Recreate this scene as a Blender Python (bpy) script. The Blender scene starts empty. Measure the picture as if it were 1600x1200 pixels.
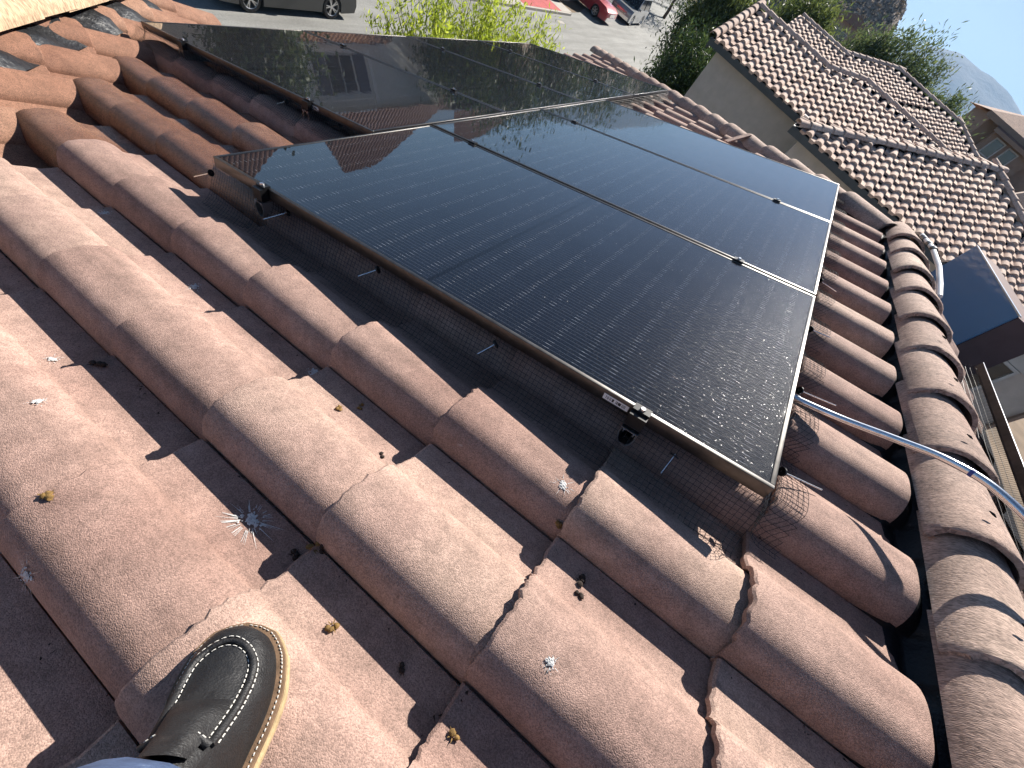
import bpy, bmesh, math, random
from mathutils import Matrix, Vector, noise
random.seed(7)
S = bpy.context.scene
COL = S.collection
PI = math.pi
rad = math.radians

# ------------------------------------------------------------------ camera, sky, sun, exposure
PITCH = rad(18.4)                                   # 4:12 tiled roof
CT, ST, TT = math.cos(PITCH), math.sin(PITCH), math.tan(PITCH)
ROOF = Matrix(((CT, 0, -ST, 0), (0, 1, 0, 0), (ST, 0, CT, 0), (0, 0, 0, 1)))   # roof frame (u upslope, v along eave, n) -> world
CAMU = Vector((1.58619, -0.73095, 0.62582))
RT = Vector((0.80746, 0.55851, 0.18993)); DN = Vector((0.51418, -0.50848, -0.69070)); FW = Vector((-0.28918, 0.65538, -0.69775))
cam = bpy.data.cameras.new('camera'); camo = bpy.data.objects.new('camera', cam); COL.objects.link(camo)
m = Matrix.Identity(4)
for i in range(3):
    m[i][0] = RT[i]; m[i][1] = -DN[i]; m[i][2] = -FW[i]; m[i][3] = CAMU[i]
camo.matrix_world = ROOF @ m
cam.sensor_width = 36; cam.lens = 648.55 / 1600 * 36; cam.clip_start = 0.02; cam.clip_end = 20000
S.camera = camo
SUN_AZ, SUN_EL = rad(4.4), rad(33.8)
w = bpy.data.worlds.new('World'); S.world = w; w.use_nodes = True
nt = w.node_tree; bg = nt.nodes['Background']
sky = nt.nodes.new('ShaderNodeTexSky'); sky.sky_type = 'NISHITA'; sky.sun_disc = False
sky.sun_elevation = SUN_EL; sky.sun_rotation = SUN_AZ; sky.altitude = 900; sky.air_density = .62; sky.dust_density = .6; sky.ozone_density = 2.4
nt.links.new(sky.outputs[0], bg.inputs[0]); bg.inputs[1].default_value = 0.05
sl = bpy.data.lights.new('sun', 'SUN'); sl.energy = 5.0; sl.angle = rad(0.5); sl.color = (1.0, 0.94, 0.86)
slo = bpy.data.objects.new('sun', sl); COL.objects.link(slo)
sd = Vector((math.sin(SUN_AZ) * math.cos(SUN_EL), math.cos(SUN_AZ) * math.cos(SUN_EL), math.sin(SUN_EL)))
slo.rotation_euler = (-sd).to_track_quat('-Z', 'Y').to_euler(); slo.location = (0, 0, 30)
S.view_settings.view_transform = 'Standard'; S.view_settings.look = 'None'; S.view_settings.gamma = 1; S.view_settings.exposure = 1.26
S.render.engine = 'CYCLES'
cy = S.cycles; cy.use_adaptive_sampling = True; cy.adaptive_threshold = .025; cy.max_bounces = 6; cy.diffuse_bounces = 3; cy.glossy_bounces = 3; cy.transmission_bounces = 3; cy.volume_bounces = 0; cy.transparent_max_bounces = 4; cy.caustics_reflective = False; cy.caustics_refractive = False

# ------------------------------------------------------------------ helpers
GZ = -6.085
class MB:
    def __init__(s): s.v = []; s.f = []
    def quad(s, a, b, c, d):
        n = len(s.v); s.v += [tuple(a), tuple(b), tuple(c), tuple(d)]; s.f.append((n, n+1, n+2, n+3))
    def poly(s, pts):
        n = len(s.v); s.v += [tuple(p) for p in pts]; s.f.append(tuple(range(n, n+len(pts))))
    def box(s, x0, x1, y0, y1, z0, z1, M=None):
        n = len(s.v)
        P = [(x0,y0,z0),(x1,y0,z0),(x1,y1,z0),(x0,y1,z0),(x0,y0,z1),(x1,y0,z1),(x1,y1,z1),(x0,y1,z1)]
        if M is not None: P = [tuple(M @ Vector(p)) for p in P]
        s.v += P
        s.f += [(n,n+3,n+2,n+1),(n+4,n+5,n+6,n+7),(n,n+1,n+5,n+4),(n+1,n+2,n+6,n+5),(n+2,n+3,n+7,n+6),(n+3,n,n+4,n+7)]
        return s
    def grid(s, rows, closed=False):
        n = len(s.v); c = len(rows[0])
        for r in rows: s.v += [tuple(p) for p in r]
        for i in range(len(rows)-1):
            for j in range(c if closed else c-1):
                k = (j+1) % c
                s.f.append((n+i*c+j, n+i*c+k, n+(i+1)*c+k, n+(i+1)*c+j))
        return s
    def tube(s, pts, r, k=8, cap=True):
        pts = [Vector(p) for p in pts]; rows = []
        rs = r if isinstance(r, (list, tuple)) else [r]*len(pts)
        t0 = (pts[1]-pts[0]).normalized()
        a = t0.orthogonal().normalized()
        for i, p in enumerate(pts):
            t = (pts[min(i+1, len(pts)-1)] - pts[max(i-1, 0)]).normalized()
            a = (a - t*a.dot(t)).normalized(); b = t.cross(a)
            rows.append([p + (a*math.cos(2*PI*j/k) + b*math.sin(2*PI*j/k))*rs[i] for j in range(k)])
        n0 = len(s.v); s.grid(rows, True)
        if cap:
            s.f.append(tuple(range(n0+k-1, n0-1, -1))); n1 = n0+(len(rows)-1)*k; s.f.append(tuple(range(n1, n1+k)))
        return s
    def lathe(s, prof, axis='y', k=24, c=(0,0,0)):
        rows = []
        for r, h in prof:
            row = []
            for j in range(k):
                a = 2*PI*j/k
                if axis == 'y': p = (c[0]+r*math.cos(a), c[1]+h, c[2]+r*math.sin(a))
                else: p = (c[0]+r*math.cos(a), c[1]+r*math.sin(a), c[2]+h)
                row.append(p)
            rows.append(row)
        return s.grid(rows, True)
    def prism(s, pts2, y0, y1, f=lambda p, y: (p[0], y, p[1])):
        n = len(s.v); k = len(pts2)
        s.v += [f(p, y0) for p in pts2] + [f(p, y1) for p in pts2]
        for j in range(k):
            q = (j+1) % k; s.f.append((n+j, n+q, n+k+q, n+k+j))
        s.f.append(tuple(range(n+k-1, n-1, -1))); s.f.append(tuple(range(n+k, n+2*k)))
        return s
    def mesh(s, name, mat=None, smooth=None):
        me = bpy.data.meshes.new(name); me.from_pydata(s.v, [], s.f); me.update()
        if mat: me.materials.append(mat)
        if smooth is not None:
            me.polygons.foreach_set('use_smooth', [True]*len(me.polygons))
            me.set_sharp_from_angle(angle=rad(smooth))
        return me
    def fix(s):
        bm = bmesh.new(); vs = [bm.verts.new(v) for v in s.v]
        for f in s.f:
            try: bm.faces.new([vs[i] for i in f])
            except ValueError: pass
        bmesh.ops.remove_doubles(bm, verts=bm.verts, dist=1e-5); bmesh.ops.recalc_face_normals(bm, faces=bm.faces)
        bm.verts.index_update(); s.v = [tuple(v.co) for v in bm.verts]; s.f = [tuple(v.index for v in f.verts) for f in bm.faces]; bm.free()
        return s

def link(name, me, parent=None, M=None):
    o = bpy.data.objects.new(name, me); COL.objects.link(o)
    if parent: o.parent = parent
    if M is not None: o.matrix_basis = M
    return o
def part(name, mb, mat, parent, M=None, smooth=None):
    return link(name, mb.mesh(name, mat, smooth), parent, M)
def tag(o, label, cat, group=None):
    o['label'] = label; o['category'] = cat
    if group: o['group'] = group
    return o
def thing(name, label, cat, M=None, group=None):
    return tag(link(name, None, None, M), label, cat, group)
def struct(name, mb, mat, smooth=None, M=None):
    o = link(name, mb.mesh(name, mat, smooth), None, M); o['kind'] = 'structure'; return o
def T(x, y, z): return Matrix.Translation((x, y, z))
def R(a, ax): return Matrix.Rotation(a, 4, ax)

# ------------------------------------------------------------------ materials
class NT:
    def __init__(s, name):
        s.m = bpy.data.materials.new(name); s.m.use_nodes = True; s.t = s.m.node_tree
        s.b = s.t.nodes['Principled BSDF']; s.out = s.t.nodes['Material Output']
    def n(s, kind, **kw):
        o = s.t.nodes.new(kind)
        for k, v in kw.items():
            if k.startswith('i_'):
                key = k[2:]; key = int(key) if key.isdigit() else key.replace('_', ' ')
                o.inputs[key].default_value = v
            else: setattr(o, k, v)
        return o
    def l(s, a, b): s.t.links.new(a, b)
    def set(s, **kw):
        for k, v in kw.items(): s.b.inputs[k.replace('_', ' ')].default_value = v
    def math(s, op, a, b=None, c=None, clamp=False):
        o = s.n('ShaderNodeMath', operation=op); o.use_clamp = clamp
        for i, x in enumerate((a, b, c)):
            if x is None: continue
            if isinstance(x, (int, float)): o.inputs[i].default_value = x
            else: s.l(x, o.inputs[i])
        return o.outputs[0]
    def noise(s, vec, scale, detail=3, rough=.55):
        o = s.n('ShaderNodeTexNoise'); o.inputs['Scale'].default_value = scale; o.inputs['Detail'].default_value = detail; o.inputs['Roughness'].default_value = rough
        if vec is not None: s.l(vec, o.inputs['Vector'])
        return o.outputs['Fac']
    def ramp(s, fac, stops):
        o = s.n('ShaderNodeValToRGB'); e = o.color_ramp.elements
        while len(e) < len(stops): e.new(.5)
        for i, (p, c) in enumerate(stops):
            e[i].position = p; e[i].color = (c[0], c[1], c[2], 1) if isinstance(c, tuple) else (c, c, c, 1)
        s.l(fac, o.inputs[0]); return o.outputs[0]
    def mix(s, fac, a, b, blend='MIX'):
        o = s.n('ShaderNodeMix', data_type='RGBA', blend_type=blend)
        for x, i in ((fac, 0), (a, 6), (b, 7)):
            if isinstance(x, (int, float)): o.inputs[i].default_value = x
            elif isinstance(x, tuple): o.inputs[i].default_value = (*x, 1)
            else: s.l(x, o.inputs[i])
        return o.outputs[2]
    def bump(s, h, strength, dist, normal=None):
        o = s.n('ShaderNodeBump'); o.inputs['Strength'].default_value = strength; o.inputs['Distance'].default_value = dist
        s.l(h, o.inputs['Height'])
        if normal is not None: s.l(normal, o.inputs['Normal'])
        return o.outputs[0]

def plain(name, col, rough=.6, metal=0, spec=.5, vary=.12, scale=12, bump=0):
    n = NT(name); n.set(Roughness=rough, Metallic=metal); n.b.inputs['Specular IOR Level'].default_value = spec
    pos = n.n('ShaderNodeNewGeometry').outputs['Position']
    f = n.noise(pos, scale, 4)
    lo = tuple(c*(1-vary) for c in col); hi = tuple(min(1, c*(1+vary)) for c in col)
    n.l(n.ramp(f, [(.3, lo), (.7, hi)]), n.b.inputs['Base Color'])
    if bump: n.l(n.bump(n.noise(pos, scale*6, 3), .6, bump), n.b.inputs['Normal'])
    return n.m

def concrete_tile(name, a, b, c, grain=330, dark=.55, streak=False, spots=True, rough=.88):
    """sanded concrete: per-piece tint, large mottling, fine grain, a few pale stains"""
    n = NT(name); n.set(Roughness=rough); n.b.inputs['Specular IOR Level'].default_value = .35 if rough > .6 else .55
    g = n.n('ShaderNodeNewGeometry'); pos = g.outputs['Position']
    oi = n.n('ShaderNodeObjectInfo').outputs['Random']
    vec = pos
    if streak:
        tc = n.n('ShaderNodeTexCoord').outputs['Object']
        mp = n.n('ShaderNodeMapping'); mp.inputs['Scale'].default_value = (1.5, .30, .30); n.l(tc, mp.inputs[0])
        ad = n.n('ShaderNodeVectorMath', operation='ADD'); n.l(mp.outputs[0], ad.inputs[0])
        cm = n.n('ShaderNodeCombineXYZ'); n.l(n.math('MULTIPLY', oi, 7.0), cm.inputs[0]); n.l(n.math('MULTIPLY', oi, 13.0), cm.inputs[1]); n.l(cm.outputs[0], ad.inputs[1])
        vec = ad.outputs[0]
    base = n.ramp(n.math('ADD', n.math('MULTIPLY', n.noise(pos, 3.2, 5, .6), .75), n.math('MULTIPLY', oi, .32)), [(.30, a), (.55, b), (.80, c)])
    vo = n.n('ShaderNodeTexVoronoi', feature='F1'); vo.inputs['Scale'].default_value = grain*.8; n.l(vec, vo.inputs['Vector'])
    sp_ = n.n('ShaderNodeSeparateColor'); n.l(vo.outputs['Color'], sp_.inputs[0])
    fine = n.math('ADD', n.math('MULTIPLY', n.noise(vec, grain*1.3, 2, .5), .55), n.math('MULTIPLY', sp_.outputs[0], .45))
    speck = n.ramp(fine, [(.28, dark), (.50, 1.0), (.76, 1.30)])
    col = n.mix(1.0, base, speck, 'MULTIPLY')
    mott = n.ramp(n.noise(pos, 22, 5, .7), [(.35, .82), (.65, 1.14)])
    col = n.mix(1.0, col, mott, 'MULTIPLY')
    if spots:
        mpw = n.n('ShaderNodeMapping'); mpw.inputs['Rotation'].default_value = (0, PITCH, 0); mpw.inputs['Scale'].default_value = (1.6, 11, 4); n.l(pos, mpw.inputs[0])
        wash = n.ramp(n.noise(mpw.outputs[0], 1.0, 5, .65), [(.36, .80), (.52, 1.0), (.70, 1.12)])
        col = n.mix(1.0, col, wash, 'MULTIPLY')
        lich = n.ramp(n.noise(pos, 34, 5, .7), [(.63, 0.0), (.70, .55)])
        col = n.mix(lich, col, (.20, .135, .11))
        st = n.noise(pos, 9, 6, .75)
        pale = n.ramp(st, [(.66, 0.0), (.72, 1.0)])
        pale2 = n.math('MULTIPLY', pale, n.ramp(n.noise(pos, 60, 3), [(.45, 0.0), (.6, .5)]))
        col = n.mix(pale2, col, (.46, .42, .38))
    n.l(col, n.b.inputs['Base Color'])
    h = n.math('ADD', n.math('MULTIPLY', vo.outputs['Distance'], -.9), n.math('MULTIPLY', n.noise(vec, grain*.8, 2), .7))
    n.l(n.bump(h, .6, .0012 if not streak else .0014), n.b.inputs['Normal'])
    return n.m

M_TILE = concrete_tile('tile_concrete', (.28, .175, .142), (.35, .235, .192), (.43, .31, .245), grain=700, dark=.68)
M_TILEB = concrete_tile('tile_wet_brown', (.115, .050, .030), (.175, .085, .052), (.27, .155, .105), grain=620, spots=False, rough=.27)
M_CAP = concrete_tile('cap_concrete', (.31, .21, .168), (.385, .275, .222), (.46, .345, .275), grain=520, streak=True)
M_NTILE = concrete_tile('neighbour_tile', (.46, .325, .255), (.54, .40, .32), (.62, .49, .40), grain=90, dark=.8, spots=False)
M_FELT = plain('black_felt', (.008, .008, .010), .9, 0, .12, .4, 30, .004)
M_BLACKRUB = plain('black_membrane', (.008, .009, .011), .42, 0, .3, .3, 25, .003)
M_FRAME = plain('black_anodised', (.10, .095, .09), .37, .9, .5, .2, 40)
M_ALU = plain('aluminium', (.62, .63, .65), .28, 1.0, .5, .1, 30)
M_GALV = plain('galvanised_steel', (.70, .72, .75), .22, 1.0, .5, .12, 40)
M_WIRE = plain('black_coated_wire', (.016, .016, .017), .42, 0, .5, .1, 20)
M_CLAMP = plain('black_clamp', (.012, .012, .013), .4, .3, .5, .1, 30)
M_STEEL = plain('steel_bolt', (.75, .75, .76), .25, 1.0, .5, .05, 30)
M_BLUETAPE = plain('blue_marking', (.05, .07, .28), .5)
M_STUCCO = plain('stucco_tan', (.46, .42, .37), .9, 0, .3, .08, 6, .004)
M_STUCCO2 = plain('stucco_grey', (.74, .71, .64), .9, 0, .3, .08, 5, .004)
M_STUCCO3 = plain('stucco_brown', (.27, .20, .155), .9, 0, .3, .08, 5, .004)
M_FASCIA = plain('fascia_green_grey', (.055, .065, .068), .6, 0, .4, .15, 8)
M_BROWNB = plain('brown_stucco_band', (.135, .085, .078), .8, 0, .3, .12, 7, .002)
M_ASPH = plain('asphalt', (.085, .085, .080), .85, 0, .4, .22, 1.2, .004)
M_CONC = plain('pale_concrete', (.40, .37, .33), .85, 0, .3, .1, 2.5, .002)
M_REDP = plain('red_paint', (.42, .07, .07), .7, 0, .4, .2, 5)
M_GROUND = plain('desert_ground', (.20, .15, .105), .95, 0, .2, .3, .35, .01)
M_TYRE = plain('tyre_rubber', (.018, .018, .019), .75, 0, .4, .1, 40)
M_RIM = plain('alloy_rim', (.62, .62, .63), .3, 1.0, .5, .05, 20)
M_CGLASS = plain('car_glass', (.015, .018, .02), .06, 0, .6, .05, 4)
M_CHROME = plain('chrome', (.8, .8, .8), .12, 1.0, .5, .02, 8)
M_LIGHT = plain('lamp_glass', (.6, .6, .58), .12, 0, .6, .05, 8)
M_WGLASS = plain('window_glass', (.03, .04, .045), .05, 0, .7, .1, 3)
M_TRIM = plain('pale_trim', (.46, .46, .44), .7, 0, .3, .06, 6)
M_SHUT = plain('blue_grey_shutter', (.085, .095, .125), .6, 0, .4, .1, 10)
M_TRUNK = plain('bark', (.10, .07, .05), .9, 0, .2, .3, 25, .01)
def carpaint(name, col):
    n = NT(name); n.set(Roughness=.35, Metallic=.25); n.b.inputs['Base Color'].default_value = (*col, 1)
    n.b.inputs['Coat Weight'].default_value = 1; n.b.inputs['Coat Roughness'].default_value = .04
    return n.m
M_CARG = carpaint('grey_car_paint', (.035, .038, .040)); M_CARR = carpaint('red_car_paint', (.42, .03, .045)); M_CARS = carpaint('silver_car_paint', (.30, .31, .32))
M_CARP = plain('black_plastic', (.015, .015, .016), .6)

def leafmat(name, a, b, c, trans=.35):
    n = NT(name); n.set(Roughness=.55)
    r = n.n('ShaderNodeNewGeometry').outputs['Random Per Island']
    col = n.ramp(r, [(.0, a), (.5, b), (1.0, c)])
    n.l(col, n.b.inputs['Base Color'])
    tr = n.n('ShaderNodeBsdfTranslucent'); n.l(col, tr.inputs[0])
    mx = n.n('ShaderNodeMixShader'); mx.inputs[0].default_value = trans
    n.l(n.b.outputs[0], mx.inputs[1]); n.l(tr.outputs[0], mx.inputs[2]); n.l(mx.outputs[0], n.out.inputs[0])
    return n.m
L_YEL = leafmat('leaf_yellow_green', (.17, .22, .02), (.32, .40, .03), (.50, .55, .08), .55)
L_DARK = leafmat('leaf_dark_green', (.024, .045, .018), (.045, .08, .026), (.10, .14, .036), .3)
L_OLIVE = leafmat('leaf_olive', (.06, .085, .028), (.11, .145, .04), (.20, .235, .06), .45)
L_GREY = leafmat('leaf_grey_green', (.06, .09, .04), (.10, .14, .055), (.18, .22, .075), .45)

def solar_glass():
    n = NT('solar_cells'); tc = n.n('ShaderNodeTexCoord').outputs['Object']; sep = n.n('ShaderNodeSeparateXYZ'); n.l(tc, sep.inputs[0])
    u, v = sep.outputs[0], sep.outputs[1]
    # ribbon wires along u
    fv = n.math('FRACT', n.math('DIVIDE', n.math('SUBTRACT', v, .0167), .01412))
    wire = n.math('COMPARE', fv, .5, .045)
    fu = n.math('FRACT', n.math('DIVIDE', n.math('SUBTRACT', u, .028), .0829))
    dash = n.math('COMPARE', fu, .5, .11)
    wid = n.math('COMPARE', fv, .5, .042)
    cellv = n.math('FRACT', n.math('DIVIDE', n.math('SUBTRACT', v, .0167), .1694))
    edge = n.math('GREATER_THAN', n.math('ABSOLUTE', n.math('SUBTRACT', cellv, .5)), .490)
    mid = n.math('LESS_THAN', n.math('ABSOLUTE', n.math('SUBTRACT', u, .9395)), .007)
    inside = n.math('MULTIPLY', n.math('LESS_THAN', n.math('ABSOLUTE', n.math('SUBTRACT', u, .9395)), .912), n.math('LESS_THAN', n.math('ABSOLUTE', n.math('SUBTRACT', v, .5225)), .505))
    cell = n.ramp(n.noise(tc, 4, 3), [(.35, (.0040, .0052, .0085)), (.65, (.0065, .0085, .014))])
    col = n.mix(n.math('MULTIPLY', edge, .8), cell, (.0035, .004, .005))
    ln = n.math('MULTIPLY', n.math('MULTIPLY', wire, inside), .36)
    col = n.mix(ln, col, (.10, .11, .13))
    rnd = n.ramp(n.noise(tc, 48, 3), [(.40, .05), (.66, .8)])
    ds = n.math('MULTIPLY', n.math('MULTIPLY', n.math('MULTIPLY', dash, wid), inside), rnd)
    col = n.mix(n.math('MULTIPLY', ds, .75), col, (.40, .42, .46))
    col = n.mix(mid, col, (.003, .003, .004))
    # dust film: fine grains, rain tracks
    pos = n.n('ShaderNodeNewGeometry').outputs['Position']
    big = n.noise(tc, 2.4, 4, .6)
    mp = n.n('ShaderNodeMapping'); mp.inputs['Scale'].default_value = (2.5, 22, 1); n.l(tc, mp.inputs[0])
    tracks = n.noise(mp.outputs[0], 1.0, 4, .6)
    grain = n.noise(tc, 300, 3, .7)
    film = n.math('MULTIPLY', n.ramp(big, [(.3, .25), (.75, 1.0)]), n.ramp(tracks, [(.3, .5), (.7, 1.0)]))
    gd = n.ramp(grain, [(.56, 0.0), (.70, 1.0)])
    dust = n.math('MULTIPLY', n.math('ADD', n.math('MULTIPLY', gd, .11), .001), film)
    vor = n.n('ShaderNodeTexVoronoi', feature='F1'); vor.inputs['Scale'].default_value = 34; n.l(tc, vor.inputs['Vector'])
    spot = n.math('MULTIPLY', n.math('LESS_THAN', vor.outputs['Distance'], .055), n.ramp(n.noise(tc, 7, 2), [(.5, 0.0), (.62, .6)]))
    dust = n.math('ADD', dust, spot, clamp=True)
    col = n.mix(dust, col, (.50, .47, .42))
    n.l(col, n.b.inputs['Base Color'])
    n.l(n.math('ADD', n.math('MULTIPLY', gd, .22), .16), n.b.inputs['Roughness'])
    v2 = n.n('ShaderNodeTexVoronoi', feature='F1'); v2.inputs['Scale'].default_value = 150; n.l(tc, v2.inputs['Vector'])
    s2 = n.n('ShaderNodeSeparateColor'); n.l(v2.outputs['Color'], s2.inputs[0])
    fleck = n.math('MULTIPLY', n.math('LESS_THAN', v2.outputs['Distance'], .22), n.math('GREATER_THAN', s2.outputs[0], .62))
    n.l(n.math('ADD', n.math('MULTIPLY', fleck, .30), .005), n.b.inputs['Specular IOR Level'])
    n.b.inputs['Coat Weight'].default_value = .92; n.b.inputs['Coat IOR'].default_value = 1.5
    n.l(n.math('ADD', n.math('MULTIPLY', film, .012), .004), n.b.inputs['Coat Roughness'])
    hgt = n.math('ADD', n.noise(tc, 5, 2), n.math('MULTIPLY', n.noise(mp.outputs[0], 3.0, 2), .12))
    nb = n.bump(hgt, .35, .0009); n.l(nb, n.b.inputs['Coat Normal'])
    gb = n.bump(n.math('ADD', n.math('MULTIPLY', grain, 1.0), hgt), .8, .0011); n.l(gb, n.b.inputs['Normal'])
    return n.m
M_SOLAR = solar_glass()
def barcode():
    n = NT('barcode_sticker'); n.set(Roughness=.5); tc = n.n('ShaderNodeTexCoord').outputs['Object']; sep = n.n('ShaderNodeSeparateXYZ'); n.l(tc, sep.inputs[0])
    wn = n.n('ShaderNodeTexWhiteNoise', noise_dimensions='1D'); n.l(n.math('FLOOR', n.math('DIVIDE', sep.outputs[0], .0012)), wn.inputs['W'])
    bars = n.math('MULTIPLY', n.math('GREATER_THAN', wn.outputs['Value'], .5), n.math('LESS_THAN', n.math('ABSOLUTE', sep.outputs[2]), .0045))
    bars = n.math('MULTIPLY', bars, n.math('LESS_THAN', n.math('ABSOLUTE', sep.outputs[0]), .028))
    n.l(n.mix(bars, (.75, .75, .74), (.03, .03, .03)), n.b.inputs['Base Color']); return n.m
M_BAR = barcode()

# ------------------------------------------------------------------ setting: ground, street, hills
def disc_sheet(z, r, k=64):
    mb = MB(); rows = []
    for rr in (0.01, 40, 120, 400, 1500, r): rows.append([(rr*math.cos(2*PI*j/k), rr*math.sin(2*PI*j/k), z) for j in range(k)])
    return mb.grid(rows, True)
struct('ground', disc_sheet(GZ-.10, 9000), M_GROUND)
def street_mat():
    n = NT('street_asphalt'); n.set(Roughness=.85); n.b.inputs['Specular IOR Level'].default_value = .4
    pos = n.n('ShaderNodeNewGeometry').outputs['Position']
    base = n.ramp(n.noise(pos, .35, 5, .6), [(.3, (.19, .19, .178)), (.7, (.255, .255, .24))])
    mp = n.n('ShaderNodeMapping'); mp.inputs['Scale'].default_value = (1.5, .12, 1); n.l(pos, mp.inputs[0])
    tr = n.ramp(n.noise(mp.outputs[0], 1.0, 4, .65), [(.4, .82), (.7, 1.22)])
    fine = n.ramp(n.noise(pos, 30, 3), [(.3, .8), (.7, 1.2)])
    n.l(n.mix(1, n.mix(1, base, tr, 'MULTIPLY'), fine, 'MULTIPLY'), n.b.inputs['Base Color'])
    n.l(n.bump(n.noise(pos, 40, 3), .6, .006), n.b.inputs['Normal']); return n.m
M_STREET = street_mat()
mb = MB(); rows = []
for j in range(41):
    y = -60+j*5; rows.append([(-15.0 if y < 33 else -15.0-(min(y, 60)-33)*.35, y, GZ), (-6.5, y, GZ), (-2.5 if y > 19 else -6.4, y, GZ)])
struct('street', mb.grid(rows), M_STREET)
# far kerb and footpath slabs
mb = MB(); mb.box(-15.16, -15.0, -40, 32.6, GZ-.1, GZ+.13); struct('kerb', mb, M_CONC)
fp = MB(); fp.box(-17.0, -15.165, -40, 32.6, GZ-.1, GZ+.12); pav = struct('footpath', fp, M_CONC)
for i in range(30):
    y = -12+i*1.5
    s = MB().box(-16.95, -15.2, y+.01, y+1.49, GZ+.1, GZ+.127)
    part('paving_slab', s, M_REDP if 26.9 < y+.7 < 31.5 else M_CONC, pav)
def drive_mark(y0, y1, x0, x1, name):
    struct(name, MB().box(x0, x1, y0, y1, GZ+.001, GZ+.006), M_CONC)
drive_mark(29.6, 30.3, -14.3, -14.0, 'road_marking')

def hill(name, az0, az1, r0, depth, elf, mat, n=90, m=14, rough=.12, seed=0):
    """a ridge standing on the ground between two azimuths, heights from the elevation function elf(az)"""
    mb = MB(); rows = []
    for j in range(m+1):
        t = j/m; row = []
        for i in range(n+1):
            az = az0+(az1-az0)*i/n; r = r0+depth*(t-.0)
            x = 1.3+r*math.sin(rad(az)); y = -.73+r*math.cos(rad(az))
            rr = r0+depth*.6; top = 1.1+rr*math.tan(rad(elf(az)))-GZ
            k = max(0, 1-abs(t-.6)/(.6 if t < .6 else .4)); k = k**.9
            nz = noise.fractal(Vector((x/r0*9+seed, y/r0*9, 0)), 1.0, 2.0, 5)
            h = top*k*(1+rough*nz*(1.0 if k < .97 else .35))
            row.append((x, y, GZ-.3+h*min(1, (i/n)*9, (1-i/n)*9)))
        rows.append(row)
    return struct(name, mb.grid(rows), mat, smooth=180)
def rock_mat(name, a, b, scale):
    n = NT(name); n.set(Roughness=.95); pos = n.n('ShaderNodeNewGeometry').outputs['Position']
    n.l(n.ramp(n.noise(pos, scale, 6, .75), [(.38, a), (.62, b)]), n.b.inputs['Base Color'])
    n.l(n.bump(n.noise(pos, scale*2, 5), .6 if scale > .1 else .12, 1.0/scale), n.b.inputs['Normal']); return n.m
M_ROCK = rock_mat('desert_rock', (.14, .105, .08), (.38, .30, .23), .55)
M_MTN = rock_mat('mountain_rock', (.050, .046, .045), (.10, .09, .08), .012)
def lerp_tab(tab):
    def f(a):
        for (a0, e0), (a1, e1) in zip(tab, tab[1:]):
            if a0 <= a <= a1: return e0+(e1-e0)*(a-a0)/(a1-a0)
        return tab[0][1] if a < tab[0][0] else tab[-1][1]
    return f
hill('far_mountains', -75, 60, 3400, 1500, lerp_tab([(-75, 2.2), (-60, 2.8), (-45, 2.2), (-30, 3.0), (-22, 4.6), (-18, 4.2), (-12, 3.0), (-4, 2.2), (1.2, 2.4), (2.6, 3.0), (5, 3.9), (8, 4.0), (10.5, 3.9), (14, 3.2), (20, 2.4), (32, 2.9), (45, 2.0), (60, 2.2)]), M_MTN, 220, 16, .08, 3)
hill('rocky_hill', -24, 2.2, 135, 60, lerp_tab([(-24, 1.2), (-18, 2.6), (-12, 4.2), (-7, 5.2), (-3.5, 5.0), (-1.2, 4.2), (.3, 3.3), (1.2, 1.6), (2.2, .2)]), M_ROCK, 120, 18, .10, 11)

# ------------------------------------------------------------------ roof tiles
DV, DU, STEP, BW, BH = .298, .341, .030, .187, .077
YC, PZ = .068, .026                                            # steep rise on the joint side, broad flat crown, sharp drop, gently tilted pan
def profile(y):
    """height of the tile's upper face across the slope, y measured from the joint"""
    y = y % DV
    if y < YC: return max(.006, BH*math.sqrt(max(0, 1-((YC-y)/YC)**2)))
    if y < BW: return PZ+(BH-PZ)*max(0, 1-((y-YC)/(BW-YC))**3.0)**.62
    return PZ*((DV-y)/(DV-BW))**2
def tile_mesh(name, mat, seed, L=.415, N=26, th=.020, jit=.0034, chip=0):
    rnd = random.Random(seed)
    ys = [0, .001, .003, .006, .010, .016, .023] + [.023+(.158-.023)*(i+1)/(N-14) for i in range(N-14)] + [.164, .170, .175, .180, .184, BW] + [BW+.006, BW+.013, BW+.021, BW+.031, BW+.045, BW+.065, DV-.0045, DV-.0040, DV+.010]
    ys = sorted(set(round(y, 5) for y in ys))
    def z(y):
        if y >= DV-.0042: return -.014
        return profile(y)
    us = [0, .005, .02, .12, .23, L]
    top, bot = [], []
    off = [rnd.uniform(-jit, jit) for _ in ys]
    ch = rnd.uniform(.03, .15)
    for k, u in enumerate(us):
        rt, rb = [], []
        for i, y in enumerate(ys):
            o = off[i]*(1 if k < 2 else .0)
            if chip and k < 3 and abs(y-ch) < .03: o += chip*(1-abs(y-ch)/.03)*(1 if k < 2 else .6)
            dz = -.0045 if k == 0 else (rnd.uniform(-.0008, .0008) if k < 2 else 0)
            t = -STEP*u/DU
            rt.append((u+o, y, z(y)+t+dz)); rb.append((u+o+.001, y, z(y)+t-th))
        top.append(rt); bot.append(rb)
    mb = MB(); mb.grid([r[::-1] for r in top])
    mb.grid([bot[0][::-1], top[0][::-1]])           # rough leading edge
    mb.grid([bot[-1], bot[0]]); 
    mb.grid([[top[k][0], bot[k][0]] for k in range(len(us))]); mb.grid([[bot[k][-1], top[k][-1]] for k in range(len(us))])
    mb.fix()
    return mb.mesh(name, mat, 25)
TILES = [tile_mesh('roof_tile', M_TILE, 10+i, chip=(.007 if i == 2 else 0)) for i in range(5)]
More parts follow.
